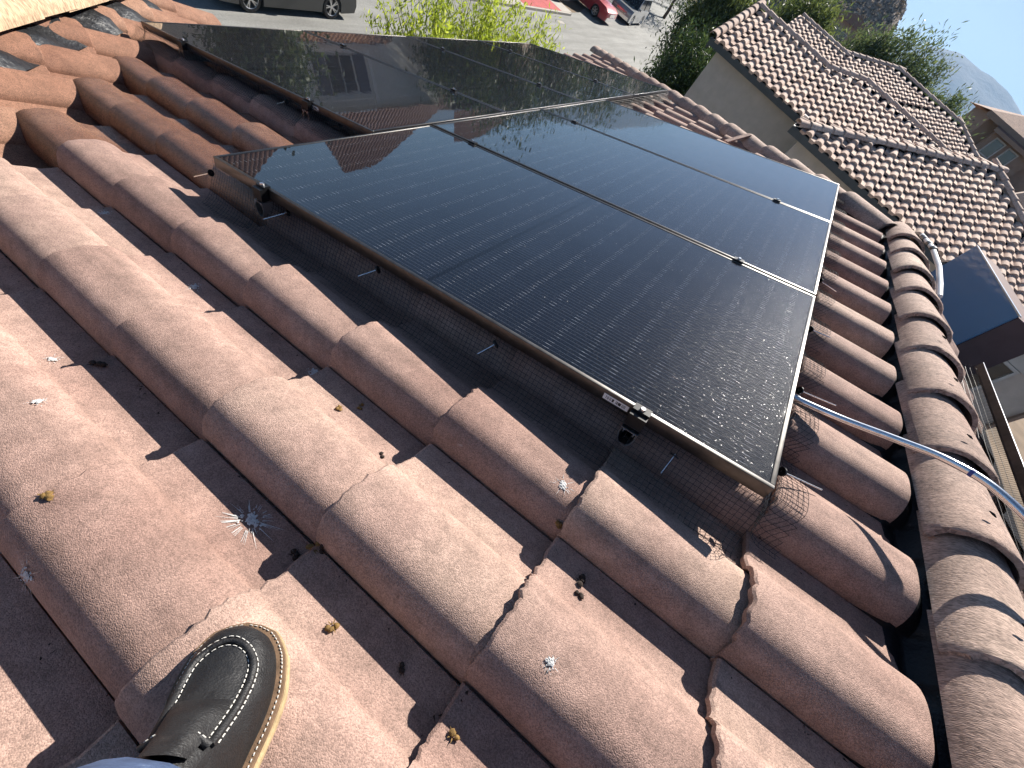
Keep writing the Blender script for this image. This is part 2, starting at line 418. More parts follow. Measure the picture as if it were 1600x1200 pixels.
TILES_B = [tile_mesh('roof_tile', M_TILEB, 30+i) for i in range(2)]
TILE_LAST = [tile_mesh('roof_tile', M_TILE, 50+i, L=.315) for i in range(2)]

V0, U0, Z0 = .0124, 1.577, -.150
house = thing('house', 'near house whose terracotta tiled roof fills the foreground under the black solar panels', 'house')
def hip_v(u): return 2.95 - 1.0*(u-2.25)                 # hip line on the roof plane
def valley_v(u): return -.949*(u+1.02)
EAVE = -2.02
deck = MB()
deck.poly([(2.36, -3.2, -.215), (2.36, hip_v(2.36)+.02, -.215), (EAVE, hip_v(EAVE)+.02, -.215), (EAVE, valley_v(EAVE), -.215), (1.3, valley_v(1.3), -.215), (1.3, -3.2, -.215)])
part('roof_deck', deck, M_FELT, house, ROOF)
rr = random.Random(5)
FR = [(0.0, 1.879, 0.0, 3.166), (-1.905, -.026, .702, 4.929)]
def hidden(u, v):
    """tile lies wholly under the middle of an array"""
    for a, b, c, d in FR:
        if a+.05 < u < b-.40 and c+.62 < v < d-.35: return True
    return False
tiles = 0
for k in range(-8, 25):
    v = V0+DV*k
    for mrow in range(-1, 11):
        u = U0-DU*mrow
        if v+.15 > hip_v(u+.17)-.02: continue
        if v+.09 < valley_v(u+.02)-.10: continue
        if v < -2.4 or u < EAVE-.12: continue
        if hidden(u, v): continue
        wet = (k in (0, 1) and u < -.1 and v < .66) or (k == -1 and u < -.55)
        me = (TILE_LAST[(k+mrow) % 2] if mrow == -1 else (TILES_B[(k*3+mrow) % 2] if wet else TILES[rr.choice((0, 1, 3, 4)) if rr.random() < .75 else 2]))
        M = ROOF @ T(u+rr.uniform(-.003, .003), v+rr.uniform(-.0015, .0015), Z0+rr.uniform(-.002, .002)) @ R(rad(rr.uniform(-.35, .35)), 'Z') @ R(rad(rr.uniform(-.2, .2)), 'Y')
        link('roof_tile', me, house, M); tiles += 1
print('main tiles', tiles)

# wing roof at the left: slope facing +v, between the valley and its hip
PW = ROOF @ Vector((-1.02, 0, -.17))
WING = Matrix(((0, 1, 0, 0), (-CT, 0, ST, 0), (ST, 0, CT, 0), (0, 0, 0, 1)))     # local u up the wing's slope (-Y), v along +X
wd = MB()
def wz(y): return PW.z + TT*(PW.y-y) - .06
for_pts = [(1.25, -2.16), (-2.3, 1.39), (-2.3, .72), (1.25, -2.83)]
wd.poly([(x, y, wz(y)) for x, y in for_pts]); part('wing_roof_deck', wd, M_FELT, house)
M_TILED = concrete_tile('tile_dry_brown', (.20, .095, .060), (.27, .14, .09), (.34, .20, .135), grain=620, spots=False, rough=.8)
WT = [tile_mesh('roof_tile', M_TILED, 60+i, L=.40) for i in range(3)]
for j in range(-5, 8):
    x = -.42-.298*j; yv = PW.x-x-.15               # valley position for this column
    for c in range(0, 2 if j < 7 else 2):
        y = yv+.09-c*.31
        if (x + y) < -1.38: continue
        loc = Vector((x-.1, y, wz(y)+.045))
        Mt = T(*loc) @ WING @ R(rad(rr.uniform(-1.5, 1.5)), 'Z')
        link('roof_tile', WT[(j+c) % 3 if c == 0 else j % 2], house, Mt)
def cap_mesh(name, mat, L=.40, r0=.110, r1=.096, h=.86, N=16, th=.016, seed=1, slit=True):
    """ridge cap: tapered half round, local x along the ridge from the wide exposed end"""
    rnd = random.Random(seed); rows_o, rows_i = [], []
    for k, t in enumerate((0, .012, .05, .5, 1)):
        r = r0+(r1-r0)*t; ro, ri = [], []
        for i in range(N+1):
            a = PI*i/N; o = rnd.uniform(-.004, .004) if k == 0 else 0
            e = .82 if k == 0 else 1
            cx = math.copysign(abs(math.cos(a))**.85, math.cos(a))
            rr_ = r - (.003 if k == 0 else 0)
            ro.append((t*L+o, rr_*cx, rr_*h*math.sin(a)**.9)); ri.append((t*L+o, (r-th)*cx, (r-th)*h*math.sin(a)**.9))
        rows_o.append(ro); rows_i.append(ri)
    mb = MB(); mb.grid(rows_o); mb.grid([rows_i[0], rows_o[0]]); mb.grid(rows_i[::-1])
    mb.grid([[rows_o[k][0], rows_i[k][0]] for k in range(5)]); mb.grid([[rows_i[k][-1], rows_o[k][-1]] for k in range(5)])
    mb.fix(); return mb.mesh(name, mat, 40)
CAPS = [cap_mesh('ridge_cap', M_CAP, seed=70+i) for i in range(4)]
SLIT = MB().tube([(-.009, 0, 0), (.0, .001, .0012), (.009, 0, 0)], [.0012, .003, .0012], 6).mesh('nail_hole', M_FELT)
def frame_along(d, up):
    x = d.normalized(); y = up.cross(x).normalized(); z = x.cross(y); m = Matrix.Identity(4)
    for i in range(3): m[i][0] = x[i]; m[i][1] = y[i]; m[i][2] = z[i]
    return m
def cap_row(parent, p0, p1, up, exposure, meshes, name, tilt=.010, slit=True, first=0.0, scale=1.0, rnd=random.Random(3)):
    """caps from p0 (low or near end) to p1; each farther cap lies on the nearer one"""
    d = p1-p0; n = int(d.length/exposure)+1; F = frame_along(d, up)
    for i in range(n):
        p = p0 + d.normalized()*(first+i*exposure) + F.col[2].to_3d()*(tilt if i else tilt)
        M = T(*p) @ F @ R(rad(rnd.uniform(-2.2, 2.2)), 'Z') @ R(math.atan(tilt/exposure)+rad(rnd.uniform(-.6, .6)), 'Y') @ R(rad(rnd.uniform(-3, 3)), 'X') @ Matrix.Scale(scale, 4)
        o = link(name, meshes[i % len(meshes)], parent, M)
        if slit:
            s = link('nail_hole', SLIT, o, T(.075+rnd.uniform(-.01, .01), .035, .1)); s.matrix_basis = T(.08+rnd.uniform(-.02, .02), .042, .1015) @ R(rad(80), 'Z')
# main ridge (horizontal, along v), then the hip down to the eave corner
rp0 = ROOF @ Vector((2.345, -1.55, -.142)); rp1 = ROOF @ Vector((2.345, 2.75, -.142))
cap_row(house, rp0, rp1, Vector((0, 0, 1)), .300, CAPS, 'ridge_cap', tilt=.017, first=.0)
hp0 = ROOF @ Vector((EAVE-.02, hip_v(EAVE)-.02, -.135)); hp1 = ROOF @ Vector((2.20, hip_v(2.20)-.02, -.135))
HCAPS = [cap_mesh('hip_cap', M_CAP, L=.42, r0=.122, r1=.100, seed=80+i) for i in range(3)]
cap_row(house, hp0, hp1, (ROOF.to_3x3() @ Vector((0, 0, 1))).lerp(Vector((0, TT, 1)).normalized(), .5), .315, HCAPS, 'hip_cap')
# wing hip caps (pale, upper left corner)
wp0 = Vector((-2.45, .98, wz(.98)+.12)); wp1 = Vector((1.2, -2.67, wz(-2.67)+.12))
cap_row(house, wp0, wp1, Vector((-.3, .1, 1)), .33, [cap_mesh('hip_cap', concrete_tile('pale_cap', (.36, .25, .16), (.44, .31, .20), (.52, .38, .25), grain=200, streak=True, spots=False), L=.42, r0=.125, r1=.105, seed=91)], 'hip_cap', slit=False)
# black membrane showing below the wing's hip caps
mb = MB(); rows = []
for i in range(112):
    x = -2.4+i*.033; y = -1.44-x
    rows.append([(x, y-.02, wz(y)+.10), (x+.03, y+.05, wz(y)+.085+.02*math.sin(i*.9)), (x+.06, y+.10, wz(y)+.055+.025*math.sin(i*.9+.5)), (x+.08, y+.15, wz(y)+.02)])
part('black_membrane', mb.grid(rows), plain('crinkled_membrane', (.010, .011, .013), .45, 0, .4, .3, 7, .010), house, smooth=60)
# wavy black closure under the ridge caps
mb = MB(); rows = []
nv = 520
for i in range(nv):
    v = -1.7+i*(4.55/nv); z = profile(v-V0)*.94 - .178
    z2 = max(z, -.178+.01)
    rows.append([(2.13, v, z-.012), (2.215, v, z+.004-.004), (2.232, v, z2-.002), (2.246, v, z2-.010), (2.262, v, z2*.7-.058), (2.29, v, -.115)])
part('ridge_closure', mb.grid([r[::-1] for r in rows]), M_BLACKRUB, house, ROOF, smooth=60)
# felt under the hip caps
mb = MB(); rows = []
for i in range(40):
    u = EAVE+i*(4.25/39); rows.append([(u-.02, hip_v(u)-.15, -.20), (u, hip_v(u)-.06, -.125), (u, hip_v(u)+.03, -.10), (u+.02, hip_v(u)+.16, -.2)])
part('hip_closure', mb.grid(rows), M_FELT, house, ROOF)
# a loose flat strip of tile on the hip
part('tile_chip', MB().box(-.14, .14, -.022, .022, 0, .012), M_TILE, house, ROOF @ T(1.02, hip_v(1.02)-.28, -.06) @ R(rad(62), 'Z') @ R(rad(-14), 'Y'))
# the other slopes and the walls of the house
RX = (ROOF @ Vector((2.36, 0, -.2))).x; RZ = (ROOF @ Vector((2.36, 0, -.2))).z
yend = hip_v(2.36)
EZ = (ROOF @ Vector((EAVE, 0, -.215))).z; EX = (ROOF @ Vector((EAVE, 0, -.215))).x
YE = hip_v(EAVE); XB = RX+(RX-EX)
mb = MB(); mb.poly([(RX, -3.2, RZ), (XB, -3.2, EZ), (XB, YE, EZ), (RX, yend, RZ)]); mb.poly([(RX, yend, RZ), (XB, YE, EZ), (EX, YE, EZ)])
part('back_roof_deck', mb, M_FELT, house)
mb = MB(); mb.box(EX+.45, XB-.45, -3.2, YE-.45, GZ-.1, EZ-.12); part('wall', mb, M_STUCCO, house)
mb = MB(); mb.box(EX-.02, EX+.03, valley_v(EAVE), YE, EZ-.2, EZ-.01); mb.box(EX, XB, YE-.02, YE+.03, EZ-.2, EZ-.01); part('fascia', mb, M_FASCIA, house)
mb = MB(); rows = []
for i in range(520):                                   # front slope of the wing, beyond its hip
    y = .95-i*.0083; xh = -1.50-y; zh = wz(y)+.02; c = profile(y*1.0)
    rows.append([(xh-q, y, zh-q*TT+c-(.0 if q else .03)) for q in (0, .02, max(.05, xh-EX+.1))])
part('front_wing_roof', mb.grid([r[::-1] for r in rows]), M_TILED, house, smooth=50)
BACKT = [tile_mesh('roof_tile', M_TILE, 95, N=16)]
BACK = Matrix(((-CT, 0, ST, 0), (0, -1, 0, 0), (ST, 0, CT, 0), (0, 0, 0, 1)))
for i in range(14):
    for j in range(2):
        loc = Vector((RX+.53+.32*(1-j), -.5+.298*i, 0)); loc.z = RZ-(loc.x-RX)*TT+.045
        link('roof_tile', BACKT[0], house, T(*loc) @ BACK)

# ------------------------------------------------------------------ solar panels
PL, PWD, PT, FWD = 1.879, 1.045, .035, .011
fr = MB()
for (x0, x1, y0, y1) in ((0, PL, 0, FWD), (0, PL, PWD-FWD, PWD), (0, FWD, FWD, PWD-FWD), (PL-FWD, PL, FWD, PWD-FWD)):
    fr.box(x0, x1, y0, y1, -PT, 0)
bm = bmesh.new(); FRAME_ME = fr.mesh('frame', M_FRAME); bm.from_mesh(FRAME_ME)
bmesh.ops.bevel(bm, geom=[e for e in bm.edges], offset=.0012, segments=2, profile=.5, affect='EDGES'); bm.to_mesh(FRAME_ME); bm.free()
FRAME_ME.polygons.foreach_set('use_smooth', [True]*len(FRAME_ME.polygons)); FRAME_ME.set_sharp_from_angle(angle=rad(50))
GLASS_ME = MB().box(FWD-.002, PL-FWD+.002, FWD-.002, PWD-FWD+.002, -.006, -.0018).mesh('glass', M_SOLAR)
BACK_ME = MB().box(FWD, PL-FWD, FWD, PWD-FWD, -.012, -.008).mesh('backsheet', M_FELT)
STICK_ME = MB().box(-.032, .032, -.0006, 0, -.008, .008).mesh('barcode_sticker', M_BAR)
def panel(u, v, label, dz=0, sticker=None):
    t = thing('solar_panel', label, 'solar panel', ROOF @ T(u, v, dz), 'solar panels on the near roof')
    link('frame', FRAME_ME, t); link('glass', GLASS_ME, t); link('backsheet', BACK_ME, t)
    if sticker: link('barcode_sticker', STICK_ME, t, T(sticker, -.0008, -.0175))
    return t
panel(0, 0, 'nearest black solar panel with a mesh skirt and a barcode sticker below its long edge', sticker=1.525)
panel(0, 1.0607, 'middle panel of the near row of three black solar panels', .0008)
panel(0, 2.1214, 'far panel of the near row of three, its corner beside the hip caps', -.0006)
panel(-1.905, .702, 'leftmost panel of the far row of four, reflecting a house window', -.003, sticker=1.49)
panel(-1.905, .702+1.0607, 'second panel from the left in the far row of four', -.0035)
panel(-1.905, .702+2.1214, 'third panel from the left in the far row, dark green reflection', -.003)
panel(-1.905, .702+3.1821, 'rightmost panel of the far row, beside the hip caps', -.004)

# rails with their clamps
ring_o = [(-.020, -.036), (.020, -.036), (.021, -.055), (.017, -.072), (.010, -.085), (-.010, -.085), (-.017, -.072), (-.021, -.055)]
ring_i = [(-.016, -.0395), (.016, -.0395), (.0175, -.055), (.0138, -.070), (.008, -.0815), (-.008, -.0815), (-.0138, -.070), (-.0175, -.055)]
def rail(u, v0, v1, clamps, ends, label):
    t = thing('mounting_rail', label, 'rail', ROOF @ T(u, v0, -.004), 'rails under the solar panels')
    mb = MB(); L = v1-v0
    mb.grid([[(p[0], 0, p[1]) for p in ring_o], [(p[0], L, p[1]) for p in ring_o]], True)
    mb.grid([[(p[0], L, p[1]) for p in ring_i], [(p[0], 0, p[1]) for p in ring_i]], True)
    mb.grid([[(p[0], 0, p[1]) for p in ring_i], [(p[0], 0, p[1]) for p in ring_o]], True)
    for sx in (-1, 1): mb.box(sx*.012-.0015, sx*.012+.0015, -.001, L, -.047, -.0395)
    part('rail_profile', mb, M_ALU, t, smooth=30)
    for c in clamps:
        k = part('clamp', MB().box(-.019, .019, -.0125, .0125, .0, .0075).box(-.019, .019, -.0065, .0065, -.034, .0), M_CLAMP, t, T(0, c-v0, .004))
        link('bolt', BOLT, k, T(0, 0, .0075))
    for c in ends:
        k = part('clamp', MB().box(-.020, .020, -.012, .010, .0, .006).box(-.020, .020, -.026, -.001, -.036, .0), M_CLAMP, t, T(0, c-v0, .004))
        link('bolt', BOLT, k, T(0, -.004, .006)); 
BOLT = MB().lathe([(.0001, .006), (.006, .006), (.0065, 0), (.0065, -.001)], 'z', 6).mesh('bolt', M_STEEL)
cl = [1.0527, 2.1134]
rail(.268, -.030, 3.20, cl, [-.001], 'lower rail of the near panel row, its open end left under the frame')
rail(1.584, -.034, 3.20, cl, [-.001], 'upper rail of the near panel row, open aluminium end beside the barcode sticker')
cb = [.702+1.0527, .702+2.1134, .702+3.1741]
rail(-.445, .672, 4.97, cb, [.701], 'upper rail of the far panel row, its end hanging under the leftmost panel')
rail(-1.47, .672, 4.97, cb, [.701], 'lower rail of the far panel row, near the far left corner')

# ------------------------------------------------------------------ wire mesh skirts with clips
def wire_skirt(name, label, path, n, step, rnd, clips, cell=.0127, rw=.00062):
    """path(i*step) -> list of points from frame to tile; a square wire grid along them"""
    def resample(pts, c):
        out = [pts[0]]; acc = 0
        for a, b in zip(pts, pts[1:]):
            d = (b-a).length
            while acc+d >= c:
                t = (c-acc)/d; a = a.lerp(b, t); out.append(a.copy()); d = (b-a).length; acc = 0
            acc += d
        return out
    cols = [resample([Vector(p) for p in path(i*step)], cell) for i in range(n)]
    v, f = [], []
    def seg(a, b, nrm):
        d = (b-a); 
        if d.length < 1e-6: return
        d.normalize(); s = d.cross(nrm)
        if s.length < 1e-4: s = d.orthogonal()
        s.normalize(); q = d.cross(s); k = len(v)
        for p in (a, b): v.extend([tuple(p+s*rw), tuple(p-s*rw*.5+q*rw*.87), tuple(p-s*rw*.5-q*rw*.87)])
        f.extend([(k, k+1, k+4, k+3), (k+1, k+2, k+5, k+4), (k+2, k, k+3, k+5)])
    for i, c in enumerate(cols):
        for j in range(len(c)):
            if j+1 < len(c): seg(c[j], c[j+1], Vector((0, 0, 1)))
            if i+1 < n and j < len(cols[i+1]): seg(c[j], cols[i+1][j], Vector((0, 0, 1)))
    t = thing(name, label, 'wire mesh', ROOF)
    mb = MB(); mb.v = v; mb.f = f; part('wire_grid', mb, M_WIRE, t)
    for a, b in clips:
        k = part('clip_rod', MB().tube([a, b], .0016, 6), M_STEEL, t, smooth=40)
        d = (Vector(b)-Vector(a)).normalized()
        dm = MB(); e = d.orthogonal().normalized(); g = d.cross(e); c0 = Vector(a)+d*.004
        dm.tube([c0-d*.002, c0+d*.002], .011, 12); part('clip_washer', dm, M_CLAMP, k)
    return t
def surf(u, v):
    w_ = ((u-U0) % DU)/DU
    return Z0-STEP*w_+profile(v-V0)
rs = random.Random(21)
wav = [rs.uniform(-1, 1) for _ in range(400)]
def near_path(vedge, ustart):
    def f(s):
        u = ustart+s; k = .5+.5*noise.noise(Vector((u*3.1, vedge*5, 0)))
        zb = surf(u, vedge-.05)+.004+.010*(noise.noise(Vector((u*9, 3, vedge)))+.3)
        vb = vedge-.045-.035*k
        zt = zb+.022
        return [(u, vedge+.004, -.020), (u, vedge+.001, -.05), (u, vedge-.012-.006*k, zt+.045), (u, vedge-.030-.012*k, zt), (u, vb, zb), (u, vb-.035, zb-.002)]
    return f
def top_path(uedge, vstart):
    def f(s):
        v = vstart+s
        zb = max(surf(uedge+.05, v), surf(uedge+.05, v-.02)*.6+surf(uedge+.05, v+.02)*.4, -.150)+.006
        d = max(0.0, -.045-zb); n_ = noise.noise(Vector((v*4, uedge, 1)))
        up = .012*noise.noise(Vector((v*11, 2, uedge)))
        return [(uedge-.002, v, -.022), (uedge+.010, v, -.036), (uedge+.018+.10*d, v, min(-.045, zb+.02)), (uedge+.035+.18*d, v, zb+.002), (uedge+.085+.02*n_, v, zb+max(0, up)), (uedge+.108+.02*n_, v, zb-.002)]
    return f
wire_skirt('mesh_skirt', 'black wire mesh hanging from the long near edge of the nearest panel', near_path(0.0, -.02), 152, .0127, rs,
    [((.36, .010, -.048), (.295, -.040, -.085)), ((.765, .004, -.05), (.715, -.030, -.085)), ((1.195, -.004, -.05), (1.163, -.036, -.088)), ((1.692, -.010, -.05), (1.688, -.046, -.088)), ((.012, -.024, -.045), (-.075, -.044, -.085))])
wire_skirt('mesh_skirt', 'black wire mesh bent over tile humps along the upper edge of the near row', top_path(1.879, -.03), 254, .0127, rs,
    [((1.905, .118, -.045), (2.015, .178, -.080)), ((1.900, .445, -.030), (2.018, .520, -.062)), ((1.90, .86, -.04), (1.985, .94, -.07)), ((1.90, 1.34, -.04), (1.985, 1.39, -.07))])
wire_skirt('mesh_skirt', 'black wire mesh under the near edge of the far row, street seen through its end', near_path(.702, -1.93), 150, .0127, rs,
    [((-.26, .724, -.05), (-.372, .735, -.088)), ((-1.04, .77, -.05), (-1.165, .735, -.088)), ((-.62, .70, -.05), (-.71, .68, -.09))])
wire_skirt('mesh_skirt', 'crumpled wire mesh at the upper right end of the far panel row', top_path(-.026, 3.18), 140, .0127, rs, [])

# ------------------------------------------------------------------ conduit over the ridge
def bez(pts, n=10):
    P = [Vector(p) for p in pts]; out = []
    for i in range(len(P)-1):
        p0 = P[max(i-1, 0)]; p1 = P[i]; p2 = P[i+1]; p3 = P[min(i+2, len(P)-1)]
        for k in range(n):
            t = k/n; out.append(.5*((2*p1)+(p2-p0)*t+(2*p0-5*p1+4*p2-p3)*t*t+(-p0+3*p1-3*p2+p3)*t**3))
    out.append(P[-1]); return out
cpath = bez([(1.80, .47, -.075), (1.905, .437, -.052), (2.02, .420, -.032), (2.12, .388, .004), (2.20, .345, .040), (2.275, .295, .056), (2.36, .225, .040), (2.43, .15, -.02), (2.49, .05, -.12), (2.55, -.10, -.17)], 12)
con = thing('conduit', 'shiny galvanised conduit bending from under the panel over the ridge caps', 'conduit', ROOF)
part('pipe', MB().tube(cpath, .0088, 16), M_GALV, con, smooth=60)
part('coupling', MB().tube(cpath[9:14], .0102, 16), M_GALV, con, smooth=60)
part('marking_tape', MB().tube(cpath[53:55], .0092, 16), M_BLUETAPE, con, smooth=60)
pp = [(2.445, 2.95, -.07), (2.44, 2.55, -.035), (2.432, 2.2, -.03), (2.42, 1.95, -.042), (2.42, 1.84, -.06)]
pv = thing('vent_pipe', 'white pipe with dark couplings lying behind the ridge caps', 'pipe', ROOF)
part('pipe', MB().tube(pp, .012, 14), plain('white_pipe', (.62, .64, .64), .4), pv, smooth=60)
for a, b in ((2.90, 2.80), (2.70, 2.64), (2.56, 2.50)):
    part('coupling', MB().tube([(2.443, a, -.036-(a-2.55)*.09), (2.442, b, -.036-(b-2.55)*.09)], .0155, 14), M_CLAMP, pv, smooth=60)

# ------------------------------------------------------------------ array on the back slope: frame edge and mesh just past the ridge
ba = thing('solar_panel', 'black framed panel edge with wire mesh just past the ridge at right', 'solar panel', None, 'solar panels on the near roof')
XA, ZA = 2.80, .603
def bslope(x, y, dz=0): return (x, y, ZA-(x-XA)*TT+dz)
mb = MB()
for y0, y1 in ((-.9, .98), (1.0, 2.03)):
    mb.poly([bslope(XA, y0), bslope(XA+1.0, y0), bslope(XA+1.0, y1), bslope(XA, y1)])
    mb.poly([bslope(XA, y0, -.035), bslope(XA, y0), bslope(XA, y1), bslope(XA, y1, -.035)]); mb.poly([bslope(XA, y1, -.035), bslope(XA, y1), bslope(XA+1, y1), bslope(XA+1, y1, -.035)])
part('frame', mb, M_FRAME, ba)
part('frame_edge', MB().tube([bslope(XA, -.9, .001), bslope(XA, 2.03, .001)], .0022, 6), M_ALU, ba)
mb = MB()
for i in range(230):
    y = -.88+i*.0127; o = .014*noise.noise(Vector((y*8, 0, 0)))
    pts = [(XA-.003, y, ZA-.03), (XA-.03+o, y, ZA-.055), (XA-.065+o, y, ZA-.085+abs(o)), (XA-.13+o, y, ZA-.095+profile(y*1.0)*.5)]
    mb.tube(pts, .0008, 3, False)
for k in range(9):
    t = k/8
    mb.tube([(XA-.003-.127*t+.014*noise.noise(Vector((y*8, 0, 0)))*min(1, t*2), y, ZA-.03-.065*t**.7+(profile(y)*.5 if k > 6 else 0)) for y in [-.88+i*.04 for i in range(73)]], .0008, 3, False)
part('wire_grid', mb, M_WIRE, ba)

# ------------------------------------------------------------------ boxy roof unit with a blue glossy side, beyond the ridge
def blue_glass():
    n = NT('blue_gloss'); n.set(Roughness=.3); n.b.inputs['Base Color'].default_value = (.055, .21, .38, 1); n.b.inputs['Coat Weight'].default_value = .3
    tc = n.n('ShaderNodeTexCoord').outputs['Object']
    n.l(n.bump(n.noise(tc, 3, 3), .25, .006), n.b.inputs['Normal']); return n.m
ru = thing('roof_unit', 'low box beyond the ridge with a glossy dark blue side and brown end', 'roof unit', T(3.5, 3.76, -.2))
part('housing', MB().box(.012, .30, 0, 1.84, 0, .84), M_BROWNB, ru)
part('side_panel', MB().box(-.006, .010, .012, 1.84, .0, .845), blue_glass(), ru)
part('edge_trim', MB().box(-.010, .014, -.004, 1.845, .846, .856), M_ALU, ru)

# ------------------------------------------------------------------ neighbouring houses with hip roofs of the same tile
def low_tile(name, mat, th=.07, L=.40, STEP=.05):
    ys = [0, .012, .045, .094, .143, .176, .19, .30]; zs = [.006, .034, .068, .079, .068, .034, .0, .0]
    r = []
    for u in (0, L): r.append([(u, y, z-STEP*u/DU) for y, z in zip(ys, zs)])
    e = [(0.002, y, z-th) for y, z in zip(ys, zs)]
    mb = MB(); mb.grid([r[0][::-1], r[1][::-1]]); mb.grid([e[::-1], r[0][::-1]]); return mb
NT_MB = low_tile('roof_tile', M_NTILE); NT_ME = NT_MB.mesh('roof_tile', M_NTILE, 50)
NCAPS = [cap_mesh('ridge_cap', M_NTILE, L=.40, r0=.115, r1=.095, N=8, seed=120)]
CAMW = ROOF @ CAMU
def face_frame(az):
    """slope that climbs towards azimuth az (0 = +Y, 90 = +X)"""
    a = rad(az); u = Vector((math.sin(a)*CT, math.cos(a)*CT, ST)); n = Vector((-math.sin(a)*ST, -math.cos(a)*ST, CT)); v = n.cross(u)
    m = Matrix.Identity(4)
    for i in range(3): m[i][0] = u[i]; m[i][1] = v[i]; m[i][2] = n[i]
    return m
def inside(poly, x, y):
    c = False; j = len(poly)-1
    for i in range(len(poly)):
        (xi, yi), (xj, yj) = poly[i], poly[j]
        if (yi > y) != (yj > y) and x < (xj-xi)*(y-yi)/(yj-yi)+xi: c = not c
        j = i
    return c
def face_tiles(origin, az, poly, out, skip=None, phase=0.0, rnd=random.Random(9)):
    """poly in plan (x, y); origin a point of the eave line"""
    F = face_frame(az); O = Vector(origin); Fi = (F.to_3x3()).inverted()
    loc = []
    for x, y in poly:
        a = rad(az); h = ((x-O.x)*math.sin(a)+(y-O.y)*math.cos(a)); z = O.z+h*TT
        loc.append(Fi @ (Vector((x, y, z))-O))
    lp = [(p.x, p.y) for p in loc]
    u0, u1 = min(p[0] for p in lp), max(p[0] for p in lp); v0, v1 = min(p[1] for p in lp), max(p[1] for p in lp)
    for i in range(int((u1-u0)/DU)+2):
        for j in range(int((v1-v0)/DV)+2):
            u = u0+i*DU-.03; v = v0+(j+phase)*DV
            if not inside(lp, u+.20, v+.13): continue
            P = O+F.to_3x3() @ Vector((u, v, .02))
            if skip and skip(P): continue
            big = 1.0
            sl_ = 5.0 if rnd.random() < .02 else 1.4
            M = T(*P) @ F @ T(rnd.uniform(-.012, .012), 0, rnd.uniform(-.004, .010)) @ R(rad(rnd.uniform(-sl_, sl_)), 'Z')
            out.append((M, (P-CAMW).length))
    mb = MB(); mb.poly([O+F.to_3x3() @ Vector((p.x, p.y, -.02)) for p in loc]); return mb
def lay_tiles(parent, lst, cap=300):
    lst.sort(key=lambda t: t[1])
    for M, d in lst[:cap]: link('roof_tile', NT_ME, parent, M)
    if len(lst) > cap:
        mb = MB()
        for M, d in lst[cap:]:
            n = len(mb.v); mb.v += [tuple(M @ Vector(p)) for p in NT_MB.v]; mb.f += [tuple(i+n for i in f) for f in NT_MB.f]
        o = part('roof_tile_field', mb, M_NTILE, parent, smooth=50); o['kind'] = 'stuff'
def window(parent, M, wd, ht, mull=1, trim=.07, mat_t=M_TRIM):
    """window in the local xz plane, facing -y"""
    mb = MB(); mb.box(-trim, wd+trim, -.05, .0, -trim, 0); mb.box(-trim, wd+trim, -.05, .0, ht, ht+trim); mb.box(-trim, 0, -.05, 0, 0, ht); mb.box(wd, wd+trim, -.05, 0, 0, ht)
    wo = part('window', mb, mat_t, parent, M)
    k = mull+1
    for i in range(k): part('pane', MB().box(wd*i/k+.015, wd*(i+1)/k-.015, -.018, -.010, .015, ht-.015), M_WGLASS, wo)
    return wo
EZN = -.31
n1 = thing('house', 'pale tiled neighbour house with a tan wall, just beyond the hip caps', 'house')
tl = []
apex = (5.75, 16.45)
part('roof_deck', face_tiles((0, 13.9, EZN), 0, [(-1.95, 13.9), (-1.95, 16.45), (.67, 16.45), (1.67, 17.25), (5.0, 17.25), (1.5, 13.9)], tl), M_FELT, n1)
part('roof_deck', face_tiles((0, 12.04, EZN), 0, [(1.2, 12.04), (10.3, 12.04), apex], tl, skip=lambda P: abs(P.x-.05-5.66) < .10), M_FELT, n1)
part('roof_deck', face_tiles((1.2, 0, EZN), 90, [(1.2, 12.04), apex, (5.6, 18.0), (1.2, 13.7)], tl, skip=lambda P: P.y > 13.2+(P.x-1.2)*.95), M_FELT, n1)
lay_tiles(n1, tl)
up = Vector((0, 0, 1))
def zA(y): return EZN+(y-13.9)*TT
def zB(y): return EZN+(y-12.04)*TT
cap_row(n1, Vector((1.2, 12.04, EZN+.03)), Vector((apex[0], apex[1], zB(apex[1])+.05)), up, .32, NCAPS, 'hip_cap', slit=False)
cap_row(n1, Vector((10.3, 12.04, EZN+.03)), Vector((apex[0], apex[1], zB(apex[1])+.05)), up, .32, NCAPS, 'hip_cap', slit=False)
for a, b in (((-1.95, 16.45), (.67, 16.45)), ((.67, 16.45), (1.67, 17.25)), ((1.67, 17.25), (6.3, 17.25))):
    cap_row(n1, Vector((a[0], a[1], zA(a[1])+.02)), Vector((b[0], b[1], zA(b[1])+.02)), up, .33, NCAPS, 'ridge_cap', slit=False)
cap_row(n1, Vector((-1.98, 13.86, EZN+.0)), Vector((-1.98, 16.45, zA(16.45)+.0)), up, .33, NCAPS, 'verge_tile', slit=False)
mb = MB(); mb.poly([(-1.95, 16.45, zA(16.45)-.02), (.67, 16.45, zA(16.45)-.02), (.67, 19.2, EZN), (-1.95, 19.2, EZN)]); mb.poly([(1.67, 17.25, zA(17.25)-.02), (6.3, 17.25, zA(17.25)-.02), (6.3, 19.6, EZN), (1.67, 19.6, EZN)])
mb.poly([(apex[0], apex[1], zB(apex[1])-.02), (10.3, 12.04, EZN-.01), (10.3, 19.6, EZN-.01), (apex[0], 19.6, zB(apex[1])-.02)]); part('back_roof', mb, M_FELT, n1)
mb = MB(); mb.box(-1.72, 1.5, 14.22, 19.0, GZ-.1, EZN-.14); mb.box(1.5, 10.0, 12.40, 19.0, GZ-.1, EZN-.14)
